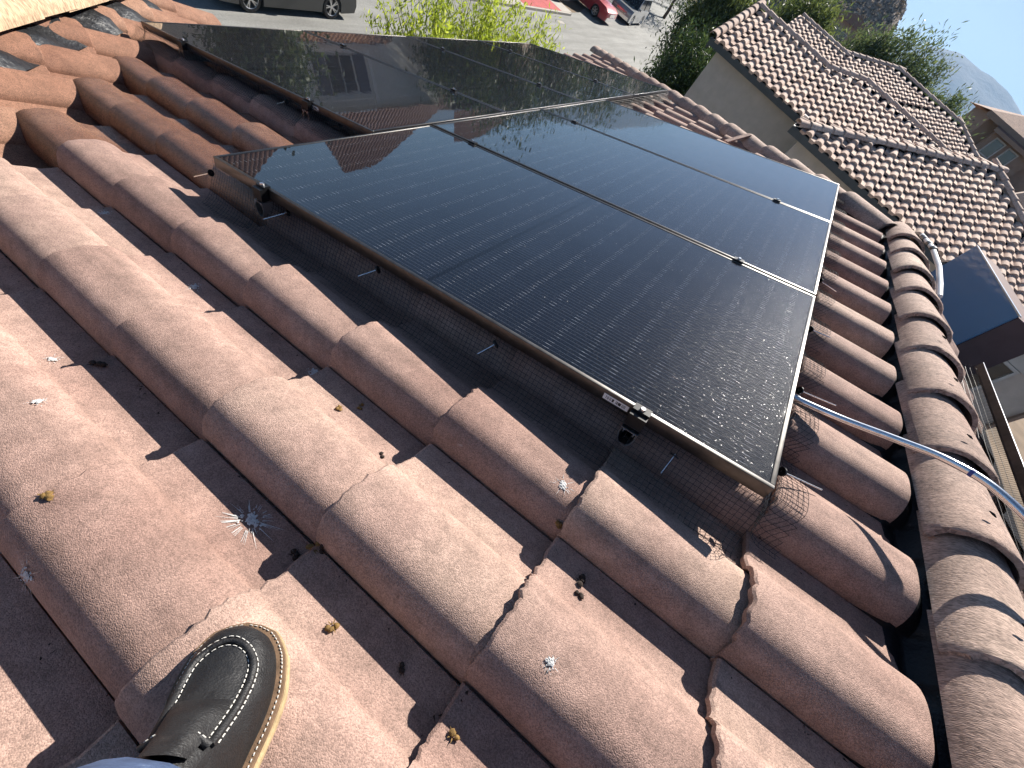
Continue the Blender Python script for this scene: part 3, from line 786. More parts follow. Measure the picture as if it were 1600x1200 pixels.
mb.prism([(13.98+.3, EZN-.15), (16.45, zA(16.45)-.06), (19.0, EZN-.15)], -1.72, -1.70, lambda p, y: (y, p[0], p[1])); part('wall', mb, M_STUCCO, n1)
mb = MB(); mb.box(-1.95, 1.25, 13.88, 13.96, EZN-.17, EZN-.02); mb.box(-1.93, 1.25, 13.962, 14.22, EZN-.16, EZN-.10); mb.box(1.16, 10.3, 12.02, 12.10, EZN-.17, EZN-.02); mb.box(1.2, 10.2, 12.105, 12.40, EZN-.16, EZN-.10); mb.box(1.16, 1.22, 12.105, 13.86, EZN-.17, EZN-.02)
mb.box(-2.0, -1.94, 13.9, 14.0, EZN-.24, EZN-.03); part('gutter', mb, M_FASCIA, n1)
mb = MB(); mb.box(1.16, 1.30, 13.80, 13.87, EZN-.10, EZN+.08); part('diverter', mb, M_GALV, n1)
window(n1, T(8.12, 12.38, -2.1), .77, 1.12, 1)
part('lintel', MB().box(7.98, 9.1, 12.34, 12.40, -.90, -.62), M_TRIM, n1)
window(n1, T(10.05-.9, 12.38, -3.6), .8, 1.1, 1)
mb = MB(); mb.box(9.98, 10.06, 12.3, 19, GZ, EZN-.15); part('corner_trim', mb, M_STUCCO3, n1)

n2 = thing('house', 'second pale tiled house, its stepped ridge showing above the nearer neighbour roof', 'house')
tl = []; D0y, D0z = 20.5, -.152
def zD(y): return D0z+(y-D0y)*TT
part('roof_deck', face_tiles((0, D0y, D0z), 0, [(-1.75, 20.5), (-1.75, 23.63), (.44, 23.63), (2.41, 25.48), (5.75, 25.48), (10.7, 20.5)], tl, skip=lambda P: P.y < 21.5 or (abs(P.x-(3.1+(P.y-23)*.9)) < .13)), M_FELT, n2)
lay_tiles(n2, tl)
for a, b in (((-1.75, 23.63), (.44, 23.63)), ((.44, 23.63), (2.41, 25.48)), ((2.41, 25.48), (5.75, 25.48)), ((10.7, 20.5), (5.75, 25.48))):
    cap_row(n2, Vector((a[0], a[1], zD(a[1])+.02)), Vector((b[0], b[1], zD(b[1])+.02)), up, .34, NCAPS, 'ridge_cap', slit=False)
mb = MB(); mb.poly([(-1.75, 23.63, zD(23.6)), (.44, 23.63, zD(23.6)), (.44, 27, D0z), (-1.75, 27, D0z)]); mb.poly([(2.41, 25.48, zD(25.4)), (5.75, 25.48, zD(25.4)), (10.7, 30.4, D0z), (.44, 30.4, D0z)])
mb.poly([(5.75, 25.48, zD(25.4)), (10.7, 20.5, D0z), (10.7, 30.4, D0z)]); part('back_roof', mb, M_FELT, n2)
part('wall', MB().box(-1.5, 10.3, 20.9, 26.8, GZ-.1, D0z-.05), M_STUCCO, n2)

n3 = thing('house', 'brown hip roofed house with paired windows at the right edge before the mountain', 'house')
mb = MB(); mb.box(9.4, 17.5, 42, 49, GZ-.1, 3.0); mb.box(10.2, 13.0, 41.3, 41.98, GZ, 2.62); part('wall', mb, M_STUCCO3, n3)
mb = MB(); e = 3.02
mb.poly([(8.9, 41.4, e), (18, 41.4, e), (14.0, 45.5, 4.4), (12.6, 45.5, 4.4)]); mb.poly([(8.9, 41.4, e), (12.6, 45.5, 4.4), (8.9, 49.5, e)]); mb.poly([(18, 41.4, e), (18, 49.5, e), (14, 45.5, 4.4)]); mb.poly([(8.9, 49.5, e), (12.6, 45.5, 4.4), (14, 45.5, 4.4), (18, 49.5, e)])
mb.poly([(9.9, 40.9, 2.64), (13.3, 40.9, 2.64), (13.3, 41.98, 2.95), (9.9, 41.98, 2.95)])
part('roof', mb, plain('far_brown_roof', (.22, .13, .095), .9, 0, .3, .25, 3, .03), n3)
part('fascia', MB().box(8.9, 18, 41.3, 41.4, e-.3, e).box(9.9, 13.3, 40.8, 40.9, 2.45, 2.64), M_STUCCO3, n3)
window(n3, T(10.55, 41.28, 1.45), .62, .85, 0); window(n3, T(11.55, 41.28, 1.45), .62, .85, 0)
part('porch_gable', MB().prism([(13.0, .9), (14.6, .9), (13.8, 1.9)], 38.0, 38.3, lambda p, y: (p[0], y, p[1])), M_NTILE, n3)
part('porch_wall', MB().box(13.1, 14.5, 38.05, 41.9, GZ, .88), M_STUCCO3, n3)

# house across the street, seen mirrored in the far panels
n4 = thing('house', 'grey stucco house across the street, mirrored in the far panels with its shuttered window', 'house')
mb = MB(); mb.box(-34, -24, 16.4, 27.5, GZ-.1, .0); mb.box(-33, -24.6, 9.5, 16.4, GZ-.1, -.3); part('wall', mb, M_STUCCO2, n4)
mb = MB(); mb.box(-24.02, -23.94, 16.9, 21.7, -3.05, -2.9); mb.box(-24.02, -23.95, 16.9, 17.15, -2.9, -.3); mb.box(-24.02, -23.95, 21.45, 21.7, -2.9, -.3); part('surround', mb, plain('pale_plaster', (.86, .84, .78), .9), n4)
wo = part('window', MB().box(-24.01, -23.93, 18.35, 20.25, -.95, -.83).box(-24.01, -23.93, 18.35, 20.25, -2.85, -2.73).box(-24.01, -23.93, 19.26, 19.34, -2.73, -.95), M_TRIM, n4)
for y in (18.4, 19.34): part('pane', MB().box(-24.005, -23.99, y, y+.86, -2.73, -.95), M_WGLASS, wo)
for y in (17.45, 20.35): part('shutter', MB().box(-24.01, -23.95, y, y+.85, -2.85, -.85), M_SHUT, n4)
mb = MB(); mb.tube([(-23.9, 16.3, GZ), (-23.9, 16.3, -.1)], .09, 8); part('downpipe', mb, plain('dark_pipe', (.03, .03, .032), .5), n4)
mb = MB(); rows = []
for i in range(110):
    y = 16.9+i*.06; b = .06*abs(math.sin(y*PI/.3)); rows.append([(-23.1, y, -3.75+b), (-24.0, y, -3.35+b)])
part('porch_roof', mb.grid(rows), M_TILEB, n4)
mb = MB(); rows = []
for i in range(404):
    y = 15.9+i*.03; b = .06*abs(math.sin(y*PI/.3)); t = min((y-15.9), (28.0-y)); k = min(1, max(0, t/4.6)); rows.append([(-23.5, y, .0+b), (-23.5-4.6*k, y, 3.7*k+b)])
part('roof', mb.grid(rows), M_TILEB, n4)
mb = MB(); rows = []
for i in range(150):
    y = 9.0+i*.05; b = .06*abs(math.sin(y*PI/.3)); k = min(1, max(0, min(y-9.0, 16.5-y)/3.2)); rows.append([(-24.2, y, -.3+b), (-24.2-3.6*k, y, -.3+3.5*k+b)])
part('roof', mb.grid(rows), M_TILEB, n4)
n5 = thing('house', 'brown roofed house farther along the street, mirrored in the middle panel', 'house')
part('wall', MB().box(-34, -25, 30, 41, GZ-.1, .6), M_STUCCO3, n5)
mb = MB(); rows = []
for i in range(240):
    y = 29.5+i*.05; b = .06*abs(math.sin(y*PI/.3)); k = min(1, max(0, min(y-29.5, 41.5-y)/4)); rows.append([(-24.4, y, .6+b), (-24.4-4*k, y, .6+2.6*k+b)])
part('roof', mb.grid(rows), M_TILEB, n5)
window(n5, Matrix(((0, -1, 0, -24.98), (1, 0, 0, 33), (0, 0, 1, -2.6), (0, 0, 0, 1))), 1.6, 1.5, 1)
# small house on the rocky hill
n6 = thing('house', 'small house with a flat wall and window on the rocky hill', 'house', T(-3.6, 96, 1.2) @ R(rad(8), 'Z'))
part('wall', MB().box(-4, 3.2, 0, 6, -8, 1.6), M_STUCCO3, n6)
part('roof', MB().prism([(-4.6, 1.6), (-.4, 3.0), (3.8, 1.6)], -.5, 6.5, lambda p, y: (p[0], y, p[1])), plain('hill_roof', (.16, .11, .09), .9), n6)
window(n6, T(-2.2, -.02, -1.0), 2.2, 1.6, 1)

# ------------------------------------------------------------------ trees and shrubs
def leaves(mb, c, n, sig, size, rnd, up=.5):
    for _ in range(n):
        p = Vector((rnd.gauss(c[0], sig[0]), rnd.gauss(c[1], sig[1]), rnd.gauss(c[2], sig[2])))
        d = Vector((rnd.gauss(0, 1), rnd.gauss(0, 1), rnd.gauss(0, 1)+up*2.2)).normalized(); s = d.orthogonal().normalized()
        s = (Matrix.Rotation(rnd.uniform(0, 2*PI), 3, d) @ s); l = size[0]*rnd.uniform(.6, 1.4); w_ = size[1]*rnd.uniform(.6, 1.4)
        k = len(mb.v); mb.v += [tuple(p), tuple(p+d*l*.5+s*w_), tuple(p+d*l), tuple(p+d*l*.5-s*w_)]; mb.f.append((k, k+1, k+2, k+3))
def tree(name, label, base, c, r, mat, nc, nl, size, tr, seed, group=None, up=.4, sig=.22, shell=.55, cat='tree'):
    rnd = random.Random(seed); t = thing(name, label, cat, T(*base), group); B = Vector(base)
    mb = MB(); tk = MB(); C = Vector(c)-B
    fork = Vector((0, 0, max(.3, (C.z-r[2])*.9)))
    tk.tube([Vector((0, 0, -.2)), fork*.5+Vector((.04, .03, 0)), fork, C+Vector((0, 0, r[2]*.3))], [tr, tr*.85, tr*.7, tr*.2], 8)
    for i in range(nc):
        d = Vector((rnd.gauss(0, 1), rnd.gauss(0, 1), rnd.gauss(0, 1))).normalized(); q = shell+(1-shell)*rnd.random()
        q *= .82+.3*noise.noise(d*1.7+Vector((seed, 0, 0)))
        p = C+Vector((d.x*r[0]*q, d.y*r[1]*q, d.z*r[2]*q)); sg = sig*min(r)*rnd.uniform(.5, 1.3)
        leaves(mb, p, nl, (sg, sg, sg*1.15), size, rnd, up)
        if i % 3 == 0: tk.tube([fork.lerp(C, .4*rnd.random()), fork.lerp(p, .55)+Vector((0, 0, .1)), p], [tr*.35, tr*.2, tr*.06], 5, False)
    part('trunk', tk, M_TRUNK, t, smooth=60); part('crown', mb, mat, t)
    return t
# loose yellow-green tree just past the eave
def shoots_tree():
    rnd = random.Random(44); base = (-4.15, 8.0, GZ+.2); t = thing('street_tree', 'loose yellow green tree whose leafy tips rise just past the far panels', 'tree', T(*base))
    mb = MB(); tk = MB()
    tk.tube([(0, 0, -.2), (.05, .02, 1.6), (0, 0, 2.6)], [.13, .11, .08], 8)
    C = Vector((0, 0, 3.0))
    for i in range(260):
        a = rnd.uniform(0, 2*PI); q = math.sqrt(rnd.random())
        f0 = Vector((math.cos(a)*q*1.5, math.sin(a)*q*1.9, 2.7+rnd.uniform(-.3, .5)))
        top = f0+Vector((math.cos(a)*q*.45+rnd.gauss(0, .2), math.sin(a)*q*.5+rnd.gauss(0, .2), rnd.uniform(.6, 1.75)*(1.12-.45*q*q)))
        if i % 2 == 0: tk.tube([(0, 0, 2.2), f0*.8, f0, f0.lerp(top, .6), top], [.05, .02, .012, .006, .002], 4, False)
        m_ = int(34*(top-f0).length)+10
        for k in range(m_):
            s = (k+rnd.random())/m_; p = f0.lerp(top, s)+Vector((rnd.gauss(0, .07), rnd.gauss(0, .07), rnd.gauss(0, .03)))
            leaves(mb, p, 2, (.035, .035, .035), (.105, .013), rnd, .7)
    part('trunk', tk, M_TRUNK, t); part('crown', mb, L_YEL, t)
shoots_tree()
tree('evergreen_tree', 'dense dark evergreen tree beside the tan neighbour wall', (-2.75, 17.9, GZ), (-2.75, 17.9, -3.1), (1.55, 1.8, 3.0), L_DARK, 170, 150, (.17, .022), .16, 2, up=.5, sig=.17)
tree('evergreen_tree', 'dark green tree at the top edge behind the dense evergreen', (-6.0, 30, GZ), (-6.0, 30, -2.6), (2.1, 2.2, 3.0), L_DARK, 110, 110, (.24, .035), .18, 3)
tg = 'trees behind the neighbour roofs'
for i, (x, y, top, rx, rz, mat, lab) in enumerate([
    (-5.2, 29.5, .9, 2.3, 2.6, L_OLIVE, 'olive green feathery tree left of the stepped far ridge'),
    (-2.3, 32.5, 2.1, 2.6, 3.0, L_OLIVE, 'olive tree between the rocky hill and the stepped ridge'),
    (1.9, 34.5, 2.9, 2.2, 3.2, L_GREY, 'bright topped tree in front of the rocky hill\'s right end'),
    (4.0, 35.5, 3.4, 1.9, 3.4, L_GREY, 'tall wispy tree against the sky left of the mountain'),
    (6.1, 33.5, 2.7, 1.8, 3.0, L_GREY, 'grey green wispy tree in front of the blue mountain'),
    (7.4, 32.0, 1.2, 1.4, 2.2, L_OLIVE, 'lower tree by the brown far house at right')]):
    tree('feathery_tree', lab, (x, y, GZ), (x, y, top-rz), (rx, rx*.8, rz), mat, 150, 260, (.24, .030), .14, 20+i, tg, up=.6, sig=.22, shell=.25)
# trees and hedges along the street (mirrored in the far row)
for i, (x, y, top, rx, mat, lab) in enumerate([
    (-20.5, 12.6, -.2, 2.6, L_DARK, 'dark street tree mirrored at the left end of the far row'),
    (-21.5, 27.0, -.6, 2.4, L_DARK, 'dark tree beside the shuttered house across the street'),
    (-20.6, 31.5, 2.2, 3.6, L_DARK, 'large dark tree standing before the brown roofed house across the street'),
    (-20.0, 37.5, 1.6, 3.0, L_DARK, 'dark tree between the brown roofed house and the red car'),
    (-19.5, 46, 2.4, 3.4, L_DARK, 'large dark tree past the brown roofed house'),
    (-17.5, 58, 3.0, 3.6, L_DARK, 'large shady tree at the bend of the street')]):
    tree('street_tree', lab, (x, y, GZ), (x, y, (top+GZ)/2+1.0), (rx, rx, (top-GZ)/2-.6), mat, 80, 80, (.30, .06), .2, 40+i, 'trees across the street', sig=.24)
def hedge(name, label, x0, y0, x1, y1, h, seed):
    rnd = random.Random(seed); mb = MB(); n = int(math.hypot(x1-x0, y1-y0)*9)
    for i in range(n):
        t = rnd.random(); leaves(mb, (x0+(x1-x0)*t, y0+(y1-y0)*t, GZ+h*rnd.uniform(.2, .9)), 22, (.25, .25, .2), (.16, .035), rnd, .3)
    o = thing(name, label, 'hedge', T(0, 0, 0)); part('foliage', mb, L_DARK, o)
    part('stem', MB().tube([((x0+x1)/2, (y0+y1)/2, GZ-.1), ((x0+x1)/2, (y0+y1)/2, GZ+h*.5)], .05, 6), M_TRUNK, o)
hedge('hedge', 'low dark hedge along the far side of the bending street', -21.5, 60, -17.6, 76, 1.5, 60)
# shrubs on the rocky hill
def hill_scrub():
    rnd = random.Random(77); mb = MB(); deps = bpy.context.evaluated_depsgraph_get()
    ho = bpy.data.objects['rocky_hill']; bpy.context.view_layer.update()
    cnt = 0
    for i in range(5200):
        az = rnd.uniform(-14, 1.6); r = rnd.uniform(137, 174); x = 1.3+r*math.sin(rad(az)); y = -.73+r*math.cos(rad(az))
        ok, p, nn, f = ho.ray_cast(Vector((x, y, 80)), Vector((0, 0, -1)))
        if not ok: continue
        s = rnd.uniform(.18, .55)
        if rnd.random() < .6:
            for _ in range(5):
                d = Vector((rnd.gauss(0, 1), rnd.gauss(0, 1), abs(rnd.gauss(0, 1)))).normalized(); e = d.orthogonal().normalized()*s*.5; q = p+Vector((rnd.gauss(0, s*.4), rnd.gauss(0, s*.4), s*.3))
                k = len(mb.v); mb.v += [tuple(q-e), tuple(q+d*s), tuple(q+e)]; mb.f.append((k, k+1, k+2))
        else:
            k = len(mb.v); mb.v += [tuple(p+Vector((rnd.uniform(.6, 1.1)*a*s, rnd.uniform(.6, 1.1)*b*s, c*s))) for a, b, c in ((1, 0, 0), (0, 1, 0), (-1, 0, 0), (0, -1, 0), (.1, .1, .9))]
            mb.f += [(k, k+1, k+4), (k+1, k+2, k+4), (k+2, k+3, k+4), (k+3, k, k+4)]
    o = link('hill_scrub', mb.mesh('hill_scrub', leafmat('scrub', (.09, .08, .05), (.20, .165, .12), (.55, .46, .36), .2))); o['kind'] = 'stuff'; o['label'] = 'scattered boulders and dry scrub covering the rocky hill'; o['category'] = 'scrub'
hill_scrub()

# ------------------------------------------------------------------ cars
def wheel_meshes(r, spokes, wd=.21):
    ty = MB().lathe([(r*.70, -wd/2), (r*.94, -wd/2), (r, -wd/2+.03), (r, wd/2-.03), (r*.94, wd/2), (r*.70, wd/2)], 'y', 30)
    rim = MB().lathe([(r*.70, wd/2-.005), (r*.67, wd/2-.012), (r*.64, wd/2-.06), (r*.62, -wd/2)], 'y', 30)
    rim.lathe([(.001, wd/2-.03), (r*.16, wd/2-.03), (r*.17, wd/2-.07)], 'y', 14)
    for i in range(spokes):
        for o in (-.085, .085):
            a = 2*PI*i/spokes+o; b = 2*PI*i/spokes+o*1.9
            p = Vector((math.cos(a)*r*.12, wd/2-.035, math.sin(a)*r*.12)); q = Vector((math.cos(b)*r*.67, wd/2-.02, math.sin(b)*r*.67)); t = (q-p).normalized(); s = t.cross(Vector((0, 1, 0)))*r*.042
            rim.quad(p-s, q-s, q+s, p+s)
    disc = MB().lathe([(.001, 0), (r*.6, 0)], 'y', 20)
    return ty.mesh('tyre', M_TYRE, 40), rim.mesh('rim', M_RIM, 40), disc.mesh('brake_disc', M_CARP)
def car(name, label, M, paint, L, W, wb, r, prof, cabin, roofw, group, spokes=5, chrome=False):
    """x forward; prof = upper outline of the lower body (x, z), cabin = (x0,x1,x2,x3,zbelt,zroof) rear base, rear roof, front roof, front base"""
    t = thing(name, label, 'car', M, group)
    xf, xr = wb/2, -wb/2; gc = .20; ra = r*1.10
    pts = list(prof)
    bottom = [(L/2-.05, gc+.05)]
    for cx in (xf, xr):
        for k in range(13):
            a = PI*k/12; bottom.append((cx+ra*math.cos(a), max(gc, r+ra*math.sin(a)-.02) if 0 < k < 12 else gc))
    bottom.append((-L/2+.06, gc+.05))
    outline = pts + bottom
    mb = MB(); n = len(outline); cx0 = 0; cz0 = .62
    secs = [(-W/2+.015, .955), (-W/2, .985) , (-W/2+.05, 1.0), (W/2-.05, 1.0), (W/2, .985), (W/2-.015, .955)]
    secs = [(-W/2, .985), (-W/2+.07, 1.0), (W/2-.07, 1.0), (W/2, .985)]
    rows = [[(cx0+(x-cx0)*s, y, cz0+(z-cz0)*(s if z > .5 else 1)) for x, z in outline] for y, s in secs]
    mb.grid(rows, True); k0 = 0
    mb.f.append(tuple(range(n))); mb.f.append(tuple(range(len(mb.v)-1, len(mb.v)-n-1, -1)))
    mb.fix(); part('body', mb, paint, t, smooth=35)
    part('underbody', MB().box(-L/2+.3, L/2-.3, -W/2+.24, W/2-.24, gc-.02, .5), M_CARP, t)
    x0, x1, x2, x3, zb, zr = cabin; wl = W/2-.06; wr = W/2*roofw
    g = MB(); b = [(x0, -wl, zb), (x3, -wl, zb), (x3, wl, zb), (x0, wl, zb)]; u = [(x1, -wr, zr), (x2, -wr, zr), (x2, wr, zr), (x1, wr, zr)]
    for i in range(4): g.quad(b[i], b[(i+1) % 4], u[(i+1) % 4], u[i])
    part('windows', g, M_CGLASS, t)
    rf = MB(); rf.box(x1-.03, x2+.03, -wr-.015, wr+.015, zr-.01, zr+.035)
    part('roof', rf, paint, t)
    for i in range(4): part('pillar', MB().tube([b[i], u[i]], .035, 6), paint, t)
    for sy in (-1, 1):
        xm = (x1+x2)/2; part('pillar', MB().tube([(xm, sy*(wl+.004), zb), (xm, sy*(wr+.004), zr)], .03, 6), M_CARP, t)
        hx = L/2-.07
        part('headlight', MB().box(hx-.16, hx+.05, sy*(W/2-.30)-.16, sy*(W/2-.30)+.16, .60, .74), M_LIGHT, t)
        part('taillight', MB().box(-hx-.04, -hx+.14, sy*(W/2-.28)-.17, sy*(W/2-.28)+.17, .68, .82), M_REDP, t)
        part('mirror', MB().box(x3-.35, x3-.2, sy*(wl+.10)-.1, sy*(wl+.10)+.1, zb+.02, zb+.16), paint, t)
    part('bumper', MB().box(L/2-.10, L/2+.03, -W/2+.12, W/2-.12, .28, .50), M_CHROME if chrome else M_CARP, t)
    part('grille', MB().box(L/2-.10, L/2+.025, -W/2+.5, W/2-.5, .54, .72), M_CHROME if chrome else M_CARP, t)
    for wx in (xf, xr):
        for sy in (-1, 1):
            wo = link('wheel', None, t, T(wx, sy*(W/2-.115), r) @ (R(PI, 'Z') if sy < 0 else Matrix.Identity(4)))
            for nm, me in zip(('tyre', 'rim', 'brake_disc'), wheel_meshes(r, spokes) if (wx, sy) == (xf, -1) else car.cache): link(nm, me, wo)
            if (wx, sy) == (xf, -1): car.cache = [c.data for c in wo.children]
    return t
car.cache = []
sedan = [(-2.38, .55), (-2.36, .92), (-1.75, 1.02), (-1.2, .98), (.75, .96), (1.2, .93), (2.05, .80), (2.36, .66), (2.40, .45)]
car('parked_car', 'dark grey sedan with five double spoke rims parked at the far kerb', T(-13.43, 9.96, GZ) @ R(rad(90), 'Z'), M_CARG, 4.8, 1.86, 2.80, .345, sedan, (-1.85, -1.1, .25, 1.05, .95, 1.43), .72, 'cars parked along the street')
truck = [(-2.55, .6), (-2.52, 1.02), (-.9, 1.04), (.6, 1.05), (1.0, 1.04), (2.2, .96), (2.52, .80), (2.56, .5)]
car('parked_car', 'red car with chrome front standing nose out across the street', T(-17.0, 37.6, GZ) @ R(rad(2), 'Z'), M_CARR, 5.1, 1.88, 3.0, .36, truck, (-1.0, -.6, .55, 1.15, 1.03, 1.68), .78, 'cars parked along the street', 6, True)
suv = [(-2.38, .6), (-2.36, 1.05), (-1.6, 1.1), (.9, 1.08), (1.2, 1.06), (2.15, .98), (2.36, .80), (2.40, .5)]
car('parked_car', 'silver sport utility car parked beside the red car', T(-16.0, 44.3, GZ) @ R(rad(-84), 'Z'), M_CARS, 4.8, 1.95, 2.85, .38, suv, (-2.2, -1.95, .55, 1.15, 1.06, 1.78), .82, 'cars parked along the street', 6, True)
car('parked_car', 'dark car in shadow behind the red car', T(-18.6, 33.2, GZ) @ R(rad(4), 'Z'), M_CARG, 4.7, 1.85, 2.75, .34, sedan, (-1.85, -1.1, .25, 1.05, .95, 1.43), .72, 'cars parked along the street')

# ------------------------------------------------------------------ person: boot and jeans
def leather():
    n = NT('black_leather'); n.set(Roughness=.42); pos = n.n('ShaderNodeTexCoord').outputs['Object']
    base = n.ramp(n.noise(pos, 18, 5, .65), [(.3, (.005, .005, .006)), (.60, (.010, .010, .011)), (.82, (.045, .044, .043))])
    n.l(base, n.b.inputs['Base Color']); n.l(n.ramp(n.noise(pos, 30, 4), [(.3, .42), (.7, .70)]), n.b.inputs['Roughness'])
    n.l(n.bump(n.math('ADD', n.noise(pos, 420, 3), n.math('MULTIPLY', n.noise(pos, 38, 4), 2.6)), .6, .0016), n.b.inputs['Normal']); return n.m
M_LEA = leather()
M_SOLE = plain('crepe_sole', (.44, .33, .18), .65, 0, .4, .25, 60, .001)
M_WELT = plain('brown_welt', (.16, .10, .06), .7, 0, .3, .3, 80, .0008)
M_THREAD = plain('white_thread', (.62, .60, .55), .8)
def denim():
    n = NT('denim'); n.set(Roughness=.9); pos = n.n('ShaderNodeTexCoord').outputs['Object']
    col = n.ramp(n.noise(pos, 28, 5, .7), [(.3, (.018, .035, .085)), (.6, (.06, .10, .20)), (.8, (.30, .36, .46))])
    n.l(col, n.b.inputs['Base Color']); n.l(n.bump(n.noise(pos, 300, 2), .6, .001), n.b.inputs['Normal']); return n.m
def interp(tab, s):
    for (a, b), (c, d) in zip(tab, tab[1:]):
        if a <= s <= c:
            t = (s-a)/(c-a); t = t*t*(3-2*t) if False else t
            return b+(d-b)*t
    return tab[-1][1]
WS = [(0, .0), (.004, .016), (.012, .028), (.025, .038), (.045, .0455), (.07, .050), (.10, .0515), (.13, .049), (.17, .042), (.21, .037), (.25, .037), (.28, .032), (.295, .02), (.30, 0)]
HS = [(0, .010), (.008, .024), (.02, .034), (.045, .045), (.08, .053), (.11, .062), (.14, .078), (.17, .098), (.20, .122), (.23, .142), (.27, .152), (.30, .15)]
def ctr(s): return -.010*math.sin(min(1, s/.2)*PI/2)+.010 if s < .2 else 0.0
per = thing('person', 'black leather work boot with tan sole and blue jeans hem on the tiles', 'person', ROOF @ Matrix(((-.62, -.7846, 0, 1.312), (.7846, -.62, 0, -.726), (0, 0, 1, -.088), (0, 0, 0, 1))) @ R(rad(6), 'Y') @ Matrix.Diagonal((.80, 1.1, 1, 1)))
boot = link('boot', None, per, R(rad(2), 'Y'))
SS = [0, .004, .012, .02, .03, .045, .06, .08, .10, .12, .14, .16, .18, .20, .22, .25, .28, .295, .30]
def sole_row(s, z, g): 
    w_ = interp(WS, s); w_ = max(.0005, w_+(g if .0 < s < .3 else 0)); return [(-s+(g if s < .02 else 0), ctr(s)-w_, z), (-s+(g if s < .02 else 0), ctr(s)+w_, z)]
def outline(g):
    L_ = []; 
    for s in SS: 
        w_ = interp(WS, s); L_.append((-s+g*max(0, 1-s/.03), ctr(s)+w_+g*min(1, s/.01)))
    for s in SS[::-1]:
        w_ = interp(WS, s); L_.append((-s+g*max(0, 1-s/.03), ctr(s)-w_-g*min(1, s/.01)))
    return L_
def slab(g0, g1, z0, z1, gm=None):
    mb = MB(); rows = [[(x, y, z0) for x, y in outline(g0)]]
    if gm is not None: rows.append([(x, y, (z0+z1)/2) for x, y in outline(gm)])
    rows += [[(x, y, z1) for x, y in outline(g1)]]
    mb.grid(rows, True); n = len(rows[0]); k = len(mb.v)-n; mb.f.append(tuple(range(k, k+n))); mb.f.append(tuple(range(n-1, -1, -1))); return mb
part('sole', slab(.005, .0080, 0, .020, .009), M_SOLE, boot, smooth=50)
part('welt', slab(.0065, .0055, .022, .0265), M_WELT, boot, smooth=50)
ZS = .0265
def up_pt(s, q):
    w_ = max(.001, interp(WS, s)-.0035); h = interp(HS, s); z = ZS+h*max(0, 1-abs(q)**2.6)**.5
    apron = max(0, 1-(q/.62)**2)*(1 if s > .05 else max(0, (s-.03)/.02))
    return Vector((-s-.004*(1 if s < .02 else .5), ctr(s)+w_*q, z-.0035*min(1, apron*3)))
mb = MB(); rows = []
for s in [.0, .002, .006, .012, .02, .03, .04, .05, .06, .075, .09, .105, .12, .135, .15, .165, .18, .195, .21, .23, .25, .27, .285, .295, .30]:
    rows.append([up_pt(s, math.sin(PI/2*(-1+2*i/28))) for i in range(29)])
part('upper', mb.grid(rows), M_LEA, boot, smooth=60)
def seam_path(qw, s0):
    p = [(s, -qw) for s in (.178, .17, .16, .145, .13, .115, .10, .085)]
    p += [(s0+(.085-s0)*(1-math.cos(a)), -qw*math.cos(b)) for a, b in [(PI/2*(1-k/6), PI/2*(k/6)) for k in range(1, 6)]]
    p += [(s0, 0)]; q = [(s, -y) for s, y in p[:-1]][::-1]
    return p+q
def sm(path): return bez([up_pt(s, q) for s, q in path], 4)
sp = sm(seam_path(.66, .040)); part('moc_seam', MB().tube([p+Vector((0, 0, .0005)) for p in sp], .0042, 8), M_LEA, boot, smooth=60)
def stitches(pts, step, ln, wd, dz):
    mb = MB(); acc = 0; out = []
    for a, b in zip(pts, pts[1:]):
        d = (b-a).length; acc += d
        if acc >= step: acc = 0; t = (b-a).normalized(); mb.tube([b-t*ln/2+Vector((0, 0, dz)), b+Vector((0, 0, dz+.0006)), b+t*ln/2+Vector((0, 0, dz))], wd, 5)
    return mb
def dense(pts, n=6): return [a.lerp(b, k/n) for a, b in zip(pts, pts[1:]) for k in range(n)]
part('stitching', stitches(dense(sm(seam_path(.745, .033))), .0072, .0046, .0007, .0016), M_THREAD, boot)
part('stitching', stitches(dense(sm(seam_path(.57, .047))), .0072, .0046, .0006, .0006), M_THREAD, boot)
wl_ = [Vector((x, y, .0268)) for x, y in outline(.0022)]
part('welt_stitching', stitches(dense(wl_), .005, .0034, .0006, .0002), M_THREAD, boot)
# tongue and collar
mb = MB(); rows = []
for i in range(9):
    s = .124+i*.009; k = math.sin(min(1, (i+.3)/3)*PI/2)
    rows.append([up_pt(s, q*.56)+Vector((0, 0, .016*k*(1-(q*.85)**4))) for q in [-1+2*j/10 for j in range(11)]])
part('tongue', mb.grid(rows), M_LEA, boot, smooth=60)
tp = sm([(.165, -.66), (.157, -.35), (.153, 0), (.157, .35), (.165, .66)]); part('lace_keeper', MB().tube([p+Vector((-.015, 0, .014)) for p in tp], .005, 8), M_LEA, boot, smooth=60)
part('stitching', stitches(dense([p+Vector((-.011, 0, .0185)) for p in tp]), .006, .004, .0007, .0), M_THREAD, boot)
mb = MB(); rows = []
for k, (z, x, a, b) in enumerate([(.08, -.235, .05, .036), (.12, -.25, .046, .040), (.15, -.26, .042, .042)]):
    rows.append([(x+a*math.cos(2*PI*j/24), b*math.sin(2*PI*j/24), z) for j in range(24)])
part('shaft', mb.grid(rows, True), M_LEA, boot, smooth=60)
